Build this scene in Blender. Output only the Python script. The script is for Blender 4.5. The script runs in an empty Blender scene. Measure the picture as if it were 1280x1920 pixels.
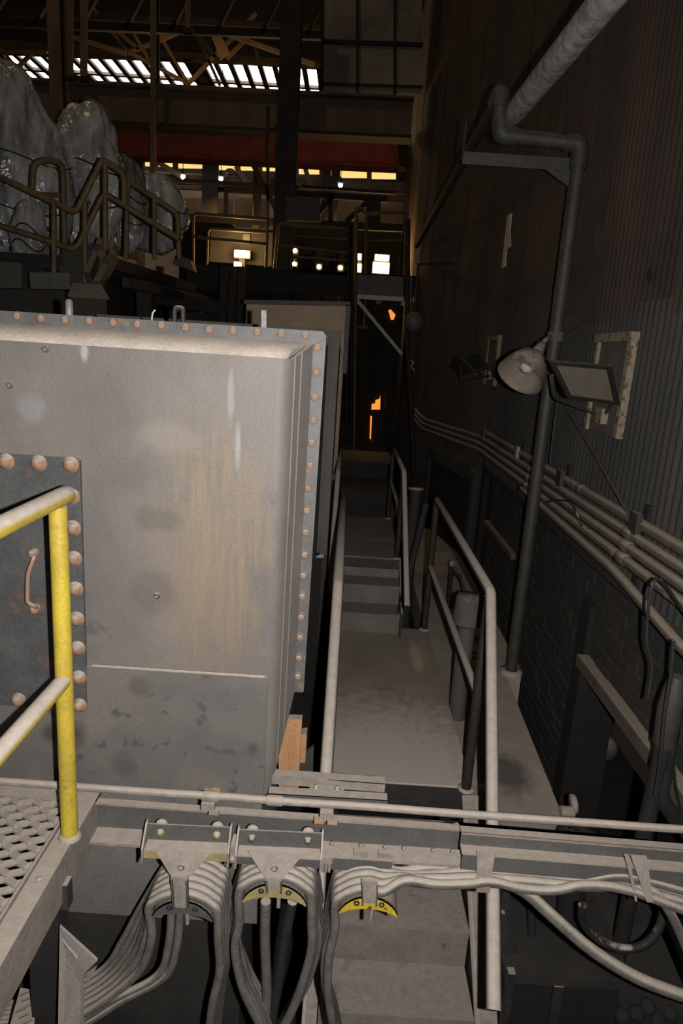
import bpy, math, random
from mathutils import Vector as V, Matrix
random.seed(7)
SC = bpy.context.scene
COL = SC.collection

# ------------------------------------------------------------------ camera
F, CX, CY, H = 1250.0, 640.0, 960.0, 1.55
PITCH, ROLL = math.radians(13.4), math.radians(-3.71)
f_ = V((0, math.cos(PITCH), -math.sin(PITCH)))
r_ = V((1, 0, 0)); u_ = r_.cross(f_)
RX = math.cos(ROLL)*r_ - math.sin(ROLL)*u_
UX = math.sin(ROLL)*r_ + math.cos(ROLL)*u_
O = V((0, 0, H))
cam_d = bpy.data.cameras.new('camera')
cam_d.sensor_fit = 'VERTICAL'; cam_d.sensor_height = 36.0
cam_d.lens = F/1920*36; cam_d.clip_start = 0.05; cam_d.clip_end = 200
cam = bpy.data.objects.new('camera', cam_d); COL.objects.link(cam)
cam.matrix_world = Matrix(((RX.x, UX.x, -f_.x, O.x), (RX.y, UX.y, -f_.y, O.y), (RX.z, UX.z, -f_.z, O.z), (0, 0, 0, 1)))
SC.camera = cam

# ------------------------------------------------------------------ light
w = bpy.data.worlds.new('world'); SC.world = w; w.use_nodes = True
w.node_tree.nodes['Background'].inputs[0].default_value = (0.9, 0.72, 0.5, 1)
w.node_tree.nodes['Background'].inputs[1].default_value = 0.012
fl = bpy.data.lights.new('camera_flash', 'SPOT'); fl.energy = 375; fl.shadow_soft_size = 0.012
fl.color = (1, 0.955, 0.905); fl.spot_size = math.radians(165); fl.spot_blend = 1.0
flo = bpy.data.objects.new('camera_flash', fl); COL.objects.link(flo)
flo.location = (0.105, -0.01, H+0.005)
flo.rotation_euler = (math.radians(90-8), 0, math.radians(4))
SC.view_settings.view_transform = 'Standard'; SC.view_settings.look = 'None'
SC.view_settings.gamma = 1.0; SC.view_settings.use_curve_mapping = False
SC.view_settings.exposure = 0.0

# ------------------------------------------------------------------ helpers
def ray(px, py): return f_ + RX*((px-CX)/F) - UX*((py-CY)/F)
def at(px, py, y): d = ray(px, py); return O + d*(y/d.y)
def atz(px, py, z): d = ray(px, py); return O + d*((z-H)/d.z)
def atx(px, py, x): d = ray(px, py); return O + d*(x/d.x)

class MB:
    def __init__(s): s.v = []; s.f = []; s.sm = []
    def add(s, vs, fs, smooth=False):
        n = len(s.v); s.v += [V(p) for p in vs]
        for f in fs: s.f.append([i+n for i in f]); s.sm.append(smooth)
        return s
    def hexa(s, p):          # 8 points: 4 of one face, 4 of the opposite one
        return s.add(p, [(3,2,1,0),(4,5,6,7),(0,1,5,4),(1,2,6,5),(2,3,7,6),(3,0,4,7)])
    def box(s, a, b):
        x0,y0,z0 = a; x1,y1,z1 = b
        if x0 > x1: x0,x1 = x1,x0
        if y0 > y1: y0,y1 = y1,y0
        if z0 > z1: z0,z1 = z1,z0
        return s.hexa([(x0,y0,z0),(x1,y0,z0),(x1,y1,z0),(x0,y1,z0),(x0,y0,z1),(x1,y0,z1),(x1,y1,z1),(x0,y1,z1)])
    def bar(s, A, B, w, h, up=(0,0,1)):      # rectangular bar from A to B
        A, B = V(A), V(B); d = (B-A).normalized(); up = V(up)
        if abs(d.dot(up)) > .98: up = V((0,1,0))
        x = d.cross(up).normalized()*(w/2); z = x.cross(d).normalized()*(h/2)
        return s.hexa([A-x-z, A+x-z, A+x+z, A-x+z, B-x-z, B+x-z, B+x+z, B-x+z])
    def extr(s, A, B, prof):                 # (dy,dz) outline swept from A to B
        A, B = V(A), V(B); n = len(prof)
        vs = [A+V((0,a,b)) for a,b in prof]+[B+V((0,a,b)) for a,b in prof]
        fs = [(i,(i+1)%n,(i+1)%n+n,i+n) for i in range(n)]+[tuple(range(n))[::-1], tuple(range(n,2*n))]
        return s.add(vs, fs)
    def prism(s, poly, vec):                 # outline (3D points) pushed along vec
        n = len(poly); vec = V(vec); vs = [V(p) for p in poly]+[V(p)+vec for p in poly]
        fs = [(i,(i+1)%n,(i+1)%n+n,i+n) for i in range(n)]+[tuple(range(n))[::-1], tuple(range(n,2*n))]
        return s.add(vs, fs)
    def tube(s, pts, r, seg=10, cap=True, sq=1.0):
        pts = [V(p) for p in pts]; n = len(pts)
        rs = r if isinstance(r, (list, tuple)) else [r]*n
        t0 = (pts[1]-pts[0]).normalized()
        ref = V((0,0,1)) if abs(t0.z) < .9 else V((0,1,0))
        a = t0.cross(ref).normalized(); base = len(s.v)
        for i in range(n):
            if i == 0: t = t0
            elif i == n-1: t = (pts[i]-pts[i-1]).normalized()
            else:
                t = ((pts[i]-pts[i-1]).normalized()+(pts[i+1]-pts[i]).normalized())
                t = t.normalized() if t.length > 1e-6 else (pts[i]-pts[i-1]).normalized()
            a = (a - t*a.dot(t)).normalized(); b = t.cross(a)
            k = 1.0
            if 0 < i < n-1:
                c = t.dot((pts[i]-pts[i-1]).normalized()); k = 1/max(c, .6)
            for j in range(seg):
                q = 2*math.pi*j/seg
                s.v.append(pts[i]+(a*math.cos(q)*sq+b*math.sin(q))*rs[i]*(k if k < 1.2 else 1.15))
        for i in range(n-1):
            for j in range(seg):
                s.f.append([base+i*seg+j, base+i*seg+(j+1)%seg, base+(i+1)*seg+(j+1)%seg, base+(i+1)*seg+j]); s.sm.append(True)
        if cap:
            for q0, rev in ((base, True), (base+(n-1)*seg, False)):
                m = len(s.v); s.v += [s.v[q0+j].copy() for j in range(seg)]
                ring = list(range(m, m+seg)); s.f.append(ring[::-1] if rev else ring); s.sm.append(False)
        return s
    def cyl(s, A, B, r0, r1=None, seg=12):
        return s.tube([A, B], [r0, r0 if r1 is None else r1], seg)
    def lathe(s, A, axis, prof, seg=16):     # prof: (distance along axis, radius)
        A = V(A); t = V(axis).normalized(); ref = V((0,0,1)) if abs(t.z) < .9 else V((0,1,0))
        a = t.cross(ref).normalized(); b = t.cross(a); base = len(s.v); n = len(prof)
        for d, r in prof:
            for j in range(seg):
                q = 2*math.pi*j/seg; s.v.append(A+t*d+(a*math.cos(q)+b*math.sin(q))*max(r, 1e-4))
        for i in range(n-1):
            for j in range(seg):
                s.f.append([base+i*seg+j, base+i*seg+(j+1)%seg, base+(i+1)*seg+(j+1)%seg, base+(i+1)*seg+j]); s.sm.append(True)
        return s
    def mesh(s, name, off=V((0,0,0))):
        m = bpy.data.meshes.new(name); m.from_pydata([tuple(p-off) for p in s.v], [], s.f)
        m.polygons.foreach_set('use_smooth', s.sm); m.update(); return m
    def build(s, name, mat, parent=None, kind=None):
        if parent is None:
            lo = V((min(p.x for p in s.v), min(p.y for p in s.v), min(p.z for p in s.v)))
            hi = V((max(p.x for p in s.v), max(p.y for p in s.v), max(p.z for p in s.v)))
            off = V(((lo.x+hi.x)/2, (lo.y+hi.y)/2, lo.z))
        else: off = wloc(parent)
        me = s.mesh(name, off); me.materials.append(mat)
        o = bpy.data.objects.new(name, me); COL.objects.link(o)
        if parent is None: o.location = off
        else: o.parent = parent
        if kind: o['kind'] = kind
        return o
def wloc(o):
    p = o.location.copy()
    while o.parent: o = o.parent; p += o.location
    return p
def tag(o, label, cat=None, group=None, kind=None):
    if label: o['label'] = label
    if cat: o['category'] = cat
    if group: o['group'] = group
    if kind: o['kind'] = kind
    return o
def thing(name, loc, label=None, cat=None, group=None, kind=None):
    o = bpy.data.objects.new(name, None); COL.objects.link(o); o.location = V(loc); o.empty_display_size = .1
    return tag(o, label, cat, group, kind)
def inst(name, mesh, loc, parent, rot=None, scale=None):   # piece that shares mesh data
    o = bpy.data.objects.new(name, mesh); COL.objects.link(o)
    o.parent = parent; o.location = V(loc)-wloc(parent)
    if rot is not None: o.rotation_euler = rot
    if scale is not None: o.scale = scale
    return o
def spline(P, n=6):           # Catmull-Rom through points
    P = [V(p) for p in P]; Q = [P[0]*2-P[1]]+P+[P[-1]*2-P[-2]]; out = []
    for i in range(1, len(Q)-2):
        for k in range(n):
            t = k/n; a,b,c,d = Q[i-1],Q[i],Q[i+1],Q[i+2]
            out.append(.5*((2*b)+(c-a)*t+(2*a-5*b+4*c-d)*t*t+(3*b-a-3*c+d)*t**3))
    out.append(P[-1]); return out
def rounded(P, r=.06, n=4):   # polyline with rounded corners
    P = [V(p) for p in P]; out = [P[0]]
    for i in range(1, len(P)-1):
        a = (P[i-1]-P[i]); b = (P[i+1]-P[i]); ra = min(r, a.length*.45, b.length*.45)
        A = P[i]+a.normalized()*ra; B = P[i]+b.normalized()*ra
        for k in range(n+1):
            t = k/n; out.append(A*(1-t)**2+P[i]*2*t*(1-t)+B*t*t)
    out.append(P[-1]); return out

# ------------------------------------------------------------------ materials
DUST = (0.40, 0.345, 0.30)
def mat(name, c1, c2, scale=6, rough=.75, metal=0.0, dust=0.0, stretch=(1,1,1), streak=None, streak_scale=3, streak_lo=.55,
        spots=None, spot_scale=14, bump=.15, dustcol=DUST, fine=90, spot_lo=.62, fineamp=.7, zone=None, marks=(), uplo=.25, bdist=.01):
    m = bpy.data.materials.new(name); m.use_nodes = True; t = m.node_tree; N = t.nodes; L = t.links
    b = N['Principled BSDF']; b.inputs['Roughness'].default_value = rough; b.inputs['Metallic'].default_value = metal
    tc = N.new('ShaderNodeTexCoord'); g = N.new('ShaderNodeNewGeometry')
    pos = N.new('ShaderNodeMapping'); pos.inputs['Scale'].default_value = stretch; L.new(g.outputs['Position'], pos.inputs['Vector'])
    def noise(sc, det=5, src=None, r=.6):
        n = N.new('ShaderNodeTexNoise'); n.inputs['Scale'].default_value = sc; n.inputs['Detail'].default_value = det
        n.inputs['Roughness'].default_value = r; L.new(src or pos.outputs['Vector'], n.inputs['Vector']); return n.outputs['Fac']
    def ramp(fac, lo, hi):
        r = N.new('ShaderNodeMapRange'); r.inputs['From Min'].default_value = lo; r.inputs['From Max'].default_value = hi
        L.new(fac, r.inputs['Value']); return r.outputs['Result']
    def mix(fac, a, bcol):
        x = N.new('ShaderNodeMix'); x.data_type = 'RGBA'; L.new(fac, x.inputs['Factor'])
        for sock, val in ((x.inputs[6], a), (x.inputs[7], bcol)):
            if isinstance(val, tuple): sock.default_value = (*val, 1)
            else: L.new(val, sock)
        return x.outputs[2]
    def math_(op, a, bb):
        x = N.new('ShaderNodeMath'); x.operation = op; x.use_clamp = True
        for sock, val in ((x.inputs[0], a), (x.inputs[1], bb)):
            if isinstance(val, (int, float)): sock.default_value = val
            else: L.new(val, sock)
        return x.outputs[0]
    col = mix(ramp(noise(scale), .35, .65), c1, c2)
    if streak:
        mp = N.new('ShaderNodeMapping'); mp.inputs['Scale'].default_value = (1, 1, .07); L.new(g.outputs['Position'], mp.inputs['Vector'])
        a = ramp(noise(streak_scale*14, 6, mp.outputs['Vector']), streak_lo, streak_lo+.22)
        if zone:
            zm = N.new('ShaderNodeVectorMath'); zm.operation = 'SUBTRACT'; L.new(g.outputs['Position'], zm.inputs[0]); zm.inputs[1].default_value = zone[0]
            zd = N.new('ShaderNodeVectorMath'); zd.operation = 'DIVIDE'; L.new(zm.outputs[0], zd.inputs[0]); zd.inputs[1].default_value = zone[1]
            zl = N.new('ShaderNodeVectorMath'); zl.operation = 'LENGTH'; L.new(zd.outputs[0], zl.inputs[0])
            c = ramp(zl.outputs['Value'], 1.15, .45)
        else: c = ramp(noise(streak_scale*.45, 3, g.outputs['Position']), .48, .68)
        col = mix(math_('MULTIPLY', a, c), col, streak)
    if spots: col = mix(ramp(noise(spot_scale, 4, g.outputs['Position'], .5), spot_lo, spot_lo+.06), col, spots)
    for mc, mr, mcol, amt in marks:      # stains with a place and shape of their own
        zm = N.new('ShaderNodeVectorMath'); zm.operation = 'SUBTRACT'; L.new(g.outputs['Position'], zm.inputs[0]); zm.inputs[1].default_value = mc
        zd = N.new('ShaderNodeVectorMath'); zd.operation = 'DIVIDE'; L.new(zm.outputs[0], zd.inputs[0]); zd.inputs[1].default_value = mr
        zl = N.new('ShaderNodeVectorMath'); zl.operation = 'LENGTH'; L.new(zd.outputs[0], zl.inputs[0])
        nz = N.new('ShaderNodeMath'); nz.operation = 'MULTIPLY_ADD'; L.new(noise(16, 5, g.outputs['Position']), nz.inputs[0]); nz.inputs[1].default_value = 1.1; L.new(zl.outputs['Value'], nz.inputs[2])
        col = mix(math_('MULTIPLY', ramp(nz.outputs[0], 1.65, 1.05), amt), col, mcol)
    fn = noise(fine, 3, g.outputs['Position'])
    hsv = N.new('ShaderNodeHueSaturation'); L.new(col, hsv.inputs['Color']); L.new(ramp(fn, -.6, 1.6), hsv.inputs['Value'])
    hs2 = N.new('ShaderNodeMath'); hs2.operation = 'MULTIPLY_ADD'; L.new(fn, hs2.inputs[0]); hs2.inputs[1].default_value = fineamp; hs2.inputs[2].default_value = 1-fineamp/2
    L.new(hs2.outputs[0], hsv.inputs['Value']); col = hsv.outputs['Color']
    if dust > 0:
        sx = N.new('ShaderNodeSeparateXYZ'); L.new(g.outputs['Normal'], sx.inputs[0])
        up = ramp(sx.outputs['Z'], uplo, uplo+.4)
        br = ramp(noise(22, 4, g.outputs['Position']), .62-dust*.55, .74-dust*.45)
        dfac = math_('MULTIPLY', up, br)
        dn = mix(ramp(noise(34, 5, g.outputs['Position']), .3, .7), dustcol, tuple(x*.78 for x in dustcol))
        col = mix(dfac, col, dn)
    L.new(col, b.inputs['Base Color'])
    if bump:
        bp = N.new('ShaderNodeBump'); bp.inputs['Strength'].default_value = bump; bp.inputs['Distance'].default_value = bdist
        L.new(fn, bp.inputs['Height']); L.new(bp.outputs['Normal'], b.inputs['Normal'])
    return m
def emis(name, col, st):
    m = bpy.data.materials.new(name); m.use_nodes = True; b = m.node_tree.nodes['Principled BSDF']
    b.inputs['Base Color'].default_value = (*col, 1); b.inputs['Emission Color'].default_value = (*col, 1); b.inputs['Emission Strength'].default_value = st
    return m
M = {}
M['tank'] = mat('tank_steel', (.166,.146,.131), (.104,.098,.096), 2.0, .62, .0, .9, (1,1,.6), streak=(0.231,0.168,0.105), streak_scale=4.4, streak_lo=.42, spots=(0.0945,0.0896,0.091), spot_scale=8, spot_lo=.66, fineamp=.3,
    zone=((-.42,2.12,.90),(.21,9,.44)), marks=[((-.40,2.12,.80),(.20,9,.40),(0.196,0.1526,0.1134),.55), ((-.372,2.12,1.40),(.013,9,.10),(0.27,0.268,0.28),.55), ((-.345,2.12,1.24),(.012,9,.09),(0.294,0.294,0.308),.6), ((-.83,2.12,1.50),(.014,9,.03),(0.35,0.35,0.364),.7),
    ((-.62,2.12,.72),(.10,9,.09),(0.098,0.0875,0.084),.6), ((-.25,2.12,.78),(.05,9,.09),(0.098,0.0966,0.105),.6), ((-.60,2.12,.98),(.09,9,.05),(0.105,0.0896,0.0805),.6), ((-.70,2.12,1.12),(.10,9,.07),(0.1085,0.098,0.0945),.5), ((-1.0,2.12,1.32),(.05,9,.05),(0.217,0.217,0.231),.6), ((-.57,2.12,1.25),(.12,9,.06),(0.21,0.1855,0.1645),.6)])
M['tank_low'] = mat('tank_steel_spotted', (0.1554,0.1379,0.1232), (0.105,0.0994,0.0966), 3.0, .62, .0, .9, spots=(0.077,0.0728,0.0742), spot_scale=17, spot_lo=.615, fineamp=.3,
    marks=[((-.93,2.1,.17),(.09,9,.06),(0.049,0.0315,0.0266),.8), ((-.66,2.1,.37),(.05,9,.05),(0.077,0.07,0.0686),.7), ((-.26,2.1,.16),(.025,9,.03),(0.063,0.0595,0.063),.8), ((-.72,2.1,.06),(.05,9,.06),(0.077,0.07,0.07),.7)])
M['flange'] = mat('flange_steel', (0.105,0.1032,0.102), (0.069,0.069,0.072), 9, .6, 0, .5, spots=(0.15,0.114,0.078), spot_scale=16, spot_lo=.64, bump=.05)
M['bolt'] = mat('rusty_bolt', (0.288,0.16,0.092), (0.208,0.14,0.1), 45, .8, 0, .55)
M['hatch'] = mat('hatch_steel', (0.0864,0.09,0.09), (0.0612,0.06336,0.06624), 7, .5, .1, .8, spots=(0.1224,0.0792,0.0648), spot_scale=7)
M['yellow'] = mat('yellow_paint', (0.448,0.344,0.036), (0.352,0.256,0.036), 12, .5, 0, 1.0, spots=(0.176,0.096,0.032), spot_scale=26, spot_lo=.68, dustcol=(0.528,0.464,0.408), bump=.1, uplo=.05)
M['ydust'] = mat('worn_yellow_paint', (0.357,0.289,0.102), (0.2295,0.1955,0.1105), 14, .6, 0, .8, spots=(0.1445,0.102,0.0595), spot_scale=30)
M['ybright'] = mat('bright_yellow_paint', (0.527,0.3825,0.0255), (0.4675,0.323,0.0255), 20, .5, 0, .35, spots=(0.102,0.0595,0.0255), spot_scale=30)
M['grate'] = mat('dusty_grating', (.30,.265,.235), (.22,.195,.175), 20, .85, 0, 1)
M['steel'] = mat('grey_painted_steel', (0.08925,0.0867,0.0833), (0.07225,0.07055,0.0697), 10, .6, 0, 1, dustcol=(0.3655,0.3145,0.272))
M['steel_dark'] = mat('dark_steel', (.045,.043,.040), (.03,.029,.028), 12, .6, .1, .9)
M['soot'] = mat('sooty_steel', (0.018,0.0171,0.0162), (0.0108,0.01035,0.0099), 8, .8, 0, .25, dustcol=(0.09,0.0792,0.0684))
M['dusty'] = mat('dusty_metal', (.27,.235,.205), (.19,.168,.15), 16, .85, 0, 1)
M['rail'] = mat('dusty_rail', (.024,.0225,.0205), (.015,.014,.013), 18, .7, 0, 1.0, dustcol=(.46,.405,.355), spots=(.09,.08,.07), spot_scale=60, spot_lo=.68)
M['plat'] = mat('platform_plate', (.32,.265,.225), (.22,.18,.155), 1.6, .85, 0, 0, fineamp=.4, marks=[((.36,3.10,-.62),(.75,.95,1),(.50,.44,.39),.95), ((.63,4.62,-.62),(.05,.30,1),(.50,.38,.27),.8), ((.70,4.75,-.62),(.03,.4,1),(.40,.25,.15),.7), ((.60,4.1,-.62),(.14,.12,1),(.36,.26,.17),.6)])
M['tread'] = mat('stair_tread', (.29,.257,.225), (.21,.186,.165), 6, .9, 0, .6, dustcol=(.35,.308,.268), spots=(.16,.118,.09), spot_lo=.68)
M['step'] = mat('dimmed_stair_tread', (.20,.176,.154), (.145,.128,.113), 5, .9, 0, .5, dustcol=(.235,.205,.178), spots=(.11,.085,.066), spot_lo=.68)  # tread colours darkened to stand in for weaker light on the far steps
M['conc'] = mat('dusty_concrete', (.40,.345,.30), (.29,.25,.218), 3, .9, 0, 0, spots=(.17,.15,.13), spot_scale=5, spot_lo=.70, fineamp=.4, marks=[((1.06,3.42,-.75),(.15,.22,1),(.10,.09,.082),.9), ((.95,4.3,-.75),(.2,.3,1),(.17,.15,.13),.6)])
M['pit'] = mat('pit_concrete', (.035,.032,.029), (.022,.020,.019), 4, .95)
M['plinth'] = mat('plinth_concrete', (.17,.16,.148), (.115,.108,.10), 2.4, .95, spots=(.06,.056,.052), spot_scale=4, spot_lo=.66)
M['siding'] = mat('rusty_siding', (.070,.047,.036), (.037,.0275,.023), 1.3, .85, 0, .5, (1,1,.25), streak=(0.1323,0.0713,0.046), streak_scale=1.6, streak_lo=.48, dustcol=(0.115,0.09775,0.0805))
M['siding2'] = mat('grey_siding', (0.05,0.0475,0.04375), (0.0325,0.03125,0.02875), 2, .85, 0, .5, (1,1,.25), dustcol=(0.125,0.1063,0.0875))
M['brick'] = mat('sooty_brick', (.036,.0325,.030), (.023,.0215,.0195), 5, .95, 0, .6, dustcol=(.07,.062,.053))
M['mortar'] = mat('sooty_mortar', (.018,.017,.016), (.012,.012,.011), 9, .95)
M['cond'] = mat('dusty_conduit', (.12,.10,.083), (.08,.068,.057), 14, .8, 0, 1, dustcol=(.33,.275,.225), spots=(.24,.215,.14), spot_scale=6, spot_lo=.64)
M['packed'] = mat('packed_dust', (0.4928,0.4268,0.3696), (0.3872,0.3344,0.2904), 9, .95)
M['pipe'] = mat('grey_pipe', (0.0575,0.05405,0.0483), (0.0414,0.0391,0.03565), 9, .6, .1, .6, dustcol=(0.115,0.1012,0.0851))
M['lag'] = mat('mottled_pipe', (.38,.36,.34), (.15,.142,.135), 16, .8, 0, .2, spots=(.50,.475,.45), spot_scale=20)
M['cable'] = mat('dusty_cable', (.14,.128,.115), (.085,.079,.073), 20, .8, 0, 1, dustcol=(.42,.37,.32), bump=.3)
M['hose'] = mat('black_hose', (.02,.019,.018), (.014,.013,.013), 20, .7, 0, .2)
M['wood'] = mat('orange_wood', (0.425,0.2295,0.1105), (0.357,0.1785,0.08075), 14, .8, 0, .7, (1,1,.3), dustcol=(0.357,0.3145,0.2805))
M['paper'] = mat('pale_sheet', (.24,.215,.195), (.20,.18,.165), 6, .8)
M['panel'] = mat('pale_panel', (.115,.10,.085), (.085,.073,.062), 6, .8, 0, .5, spots=(.10,.055,.03), spot_scale=22)
M['panel_rim'] = mat('flaking_rim', (.27,.235,.185), (.19,.16,.12), 12, .8, 0, .5, spots=(.13,.065,.03), spot_scale=30, spot_lo=.55)
M['enamel'] = mat('enamel_shade', (.22,.195,.165), (.16,.14,.115), 9, .6, 0, .4, spots=(.27,.16,.07), spot_scale=16, spot_lo=.56)
M['black'] = mat('black_paint', (.014,.014,.014), (.010,.010,.010), 20, .6, 0, .8, dustcol=(.16,.14,.12))
M['lens'] = mat('lamp_lens', (.14,.118,.095), (.11,.098,.084), 5, .35, 0, 0, spots=(.20,.115,.06), spot_scale=7, bump=.05)
M['tarp'] = mat('plastic_wrap', (.48,.47,.46), (.085,.083,.078), 2.6, .22, 0, 0, (1.8,1,.45), spots=(.08,.09,.18), spot_scale=7, spot_lo=.67, bump=.45, fine=7, bdist=.07, fineamp=.9)
M['orail'] = mat('ochre_rail', (.125,.080,.030), (.07,.047,.022), 9, .6, 0, .3, dustcol=(.10,.075,.05))
M['beam'] = mat('brown_beam', (.14,.095,.06), (.085,.06,.04), 3, .8, 0, .3, (1,1,.4), dustcol=(.12,.095,.07))
M['bdark'] = mat('black_beam', (.022,.018,.014), (.014,.011,.009), 4, .85)
M['red'] = mat('red_girder', (.27,.040,.017), (.15,.024,.012), 4, .65)
M['olive'] = mat('olive_duct', (0.08925,0.0816,0.0697), (0.068,0.06205,0.05355), 5, .8, 0, .5, dustcol=(0.153,0.136,0.119))
M['beige'] = mat('beige_hood', (.34,.255,.17), (.27,.20,.135), 4, .8, 0, .4)
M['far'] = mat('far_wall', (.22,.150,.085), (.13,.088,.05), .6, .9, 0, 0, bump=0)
M['sheet'] = mat('grey_sheets', (.30,.27,.21), (.12,.105,.085), .9, .85)
M['galv'] = mat('galvanised', (.30,.29,.29), (.20,.195,.195), 18, .5, .2, .4)
M['patch'] = mat('pale_patch', (.30,.285,.265), (.25,.24,.225), 6, .8)
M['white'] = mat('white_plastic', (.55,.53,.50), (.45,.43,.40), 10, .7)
M['ember'] = emis('furnace_glow', (1, .28, .045), 1.1)
M['day'] = emis('daylight_pane', (1, .97, .93), 7.0)
M['sodium'] = emis('sodium_lamp', (1, .62, .22), 30)
M['warmpane'] = emis('warm_lit_pane', (1, .63, .22), 1.1)
M['star'] = emis('small_lamp', (.95, .95, 1), 20)

# ================================================================== SETTING
ZP = -.62                      # walkway plate level;  0 = grating level at the camera
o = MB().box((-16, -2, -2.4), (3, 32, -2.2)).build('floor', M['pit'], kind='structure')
tag(o, 'sooty concrete pit floor under the walkway')
# corrugated sheet, one mesh shared by all sheets:  local x along the wall, z up, waves towards -y
SW, SHT, WAVE = .68, 2.5, .068
def sheet_mesh(name, wd, ht, m):
    b = MB(); n = int(wd/WAVE*8); vs = []
    for i in range(n+1):
        x = wd*i/n; d = -.009-.009*math.cos(2*math.pi*x/WAVE)
        vs += [(x, d, 0), (x, d, ht)]
    b.add(vs, [(2*i, 2*i+2, 2*i+3, 2*i+1) for i in range(n)], True)
    me = b.mesh(name); me.materials.append(m); return me
S_RUST, S_GREY = sheet_mesh('siding_sheet', SW, SHT, M['siding']), sheet_mesh('siding_sheet', SW, SHT, M['siding2'])
XW = 1.58
def siding(name, A, B, z0, rows, label, greylow=True):
    A = V((A[0], A[1], 0)); B = V((B[0], B[1], 0)); d = B-A; n = max(1, round(d.length/SW)); u = d.normalized()
    ang = math.atan2(u.y, u.x)
    t = thing(name, (A.x, A.y, z0), label, kind='structure')
    nrm = V((-u.y, u.x, 0))   # local +y: behind the sheet
    bk = MB(); p = [A+nrm*.02, B+nrm*.02, B+nrm*.12, A+nrm*.12]
    bk.hexa([(q.x, q.y, z0) for q in p]+[(q.x, q.y, z0+rows*(SHT-.05)) for q in p])
    bk.build('backing_wall', M['bdark'], t)
    for r in range(rows):
        for i in range(n):
            me = S_GREY if (greylow and r == 0) else S_RUST
            off = nrm*(-.004*((i+r) % 2)-.006*(r > 0))
            q = A+u*(d.length*i/n)+off
            zz = z0+r*(SHT-.06)
            if greylow: zz = z0 if r == 0 else z0+1.42+(r-1)*(SHT-.06)
            inst('siding_sheet', me, (q.x, q.y, zz), t, (0, 0, ang), (d.length/n/SW*1.02, 1 if r == 0 else .6, .6 if (greylow and r == 0) else 1))
    return t
# looking along the wall from far to near keeps the waves facing the room (-x)
siding('wall_right', (XW, 7.5), (XW, -.6), .42, 4, 'rusty corrugated siding wall beside the walkway')
siding('wall_right_bend', (1.06, 10.2), (XW, 7.5), -1.0, 4, 'sooty corrugated wall bending inwards past the doorway')
siding('wall_right_far', (1.02, 17.0), (1.06, 10.2), -1.0, 4, 'dark rusty siding running to the far end of the hall')

# ---- brick wall below the siding
bw = thing('wall_right_lower', (1.68, 4.5, -2.2), 'sooty brick wall under the wall conduits', kind='structure')
MB().box((1.66, -.6, -.29), (1.86, 7.5, .46)).build('mortar_bed', M['mortar'], bw)
MB().box((1.66, 3.96, -2.2), (1.86, 7.5, -.29)).build('mortar_bed', M['mortar'], bw)
MB().box((2.30, -.6, -2.2), (2.40, 3.96, -.2)).build('recess_back', M['mortar'], bw)
bh, bl, jt = .068, .20, .011
bm_ = MB().box((-.028, -bl/2, 0), (.0, bl/2, bh)); brick_me = bm_.mesh('brick'); brick_me.materials.append(M['brick'])
nb = 0; rest = MB(); cand = []
for k in range(34):
    z = -2.15+k*(bh+jt)
    if z > .36: break
    y = 1.4+(.5*(bl+jt) if k % 2 else 0)
    while y < 7.2:
        opening = (y < 3.95 and z < -.27) or (3.95 < y < 4.1 and z < .1)
        if not opening: cand.append((abs(y-3.2)+abs(z+.1)*1.2, y, z))
        y += bl+jt
cand.sort()
for i, (s_, y, z) in enumerate(cand):
    dx = random.uniform(-.006, .004)
    if i < 300:
        inst('brick', brick_me, (1.66+dx, y, z), bw)
    else:
        rest.box((1.632+dx, y-bl/2, z), (1.66, y+bl/2, z+bh))
rest.build('brick_courses', M['brick'], bw, kind='stuff')
MB().box((1.60, 3.96, -2.2), (1.66, 4.10, .1)).build('pilaster', M['soot'], bw)
MB().box((1.56, 1.4, -.30), (1.67, 3.96, -.225)).build('sill', M['cond'], bw)
MB().box((1.54, -.6, .385), (1.67, 7.45, .43)).build('base_angle', M['pipe'], bw)
MB().box((1.58, 5.9, -.20), (1.67, 7.2, -.15)).build('ledge_strip', M['cond'], bw)

# ---- ledge beside the walkway
b = MB().hexa([(.80,2.86,-1.05),(1.26,2.86,-1.05),(1.33,4.75,-1.05),(.80,4.75,-1.05),(.80,2.86,-.75),(1.26,2.86,-.75),(1.33,4.75,-.75),(.80,4.75,-.75)])
b.hexa([(.80,4.75,-1.05),(1.47,4.75,-1.05),(1.47,9.0,-1.05),(.80,9.0,-1.05),(.80,4.75,-.75),(1.47,4.75,-.75),(1.47,9.0,-.75),(.80,9.0,-.75)])
tag(b.build('floor_ledge', M['conc'], kind='structure'), 'dusty concrete ledge between the walkway and the brick wall')
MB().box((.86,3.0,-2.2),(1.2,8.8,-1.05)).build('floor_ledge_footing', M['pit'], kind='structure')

# ---- doorway in the bent wall
u = (V((1.06,10.2,0))-V((XW,7.5,0))).normalized(); nn = V((u.y,-u.x,0));
if nn.x > 0: nn = -nn
def dp(s, off, z): q = V((XW,7.5,0))+u*s+nn*off; return V((q.x,q.y,z))
dr = thing('door_1', dp(1.0,.04,-.75), 'dark doorway under the conduit bend', kind='structure')
MB().hexa([dp(.15,.035,-.75),dp(1.75,.035,-.75),dp(1.75,.05,-.75),dp(.15,.05,-.75),dp(.15,.035,.2),dp(1.75,.035,.2),dp(1.75,.05,.2),dp(.15,.05,.2)]).build('door_leaf', M['soot'], dr)
for a, c in ((.05,.15),(1.75,1.85)):
    MB().hexa([dp(a,.03,-.75),dp(c,.03,-.75),dp(c,.09,-.75),dp(a,.09,-.75),dp(a,.03,.3),dp(c,.03,.3),dp(c,.09,.3),dp(a,.09,.3)]).build('door_jamb', M['siding2'], dr)
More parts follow.
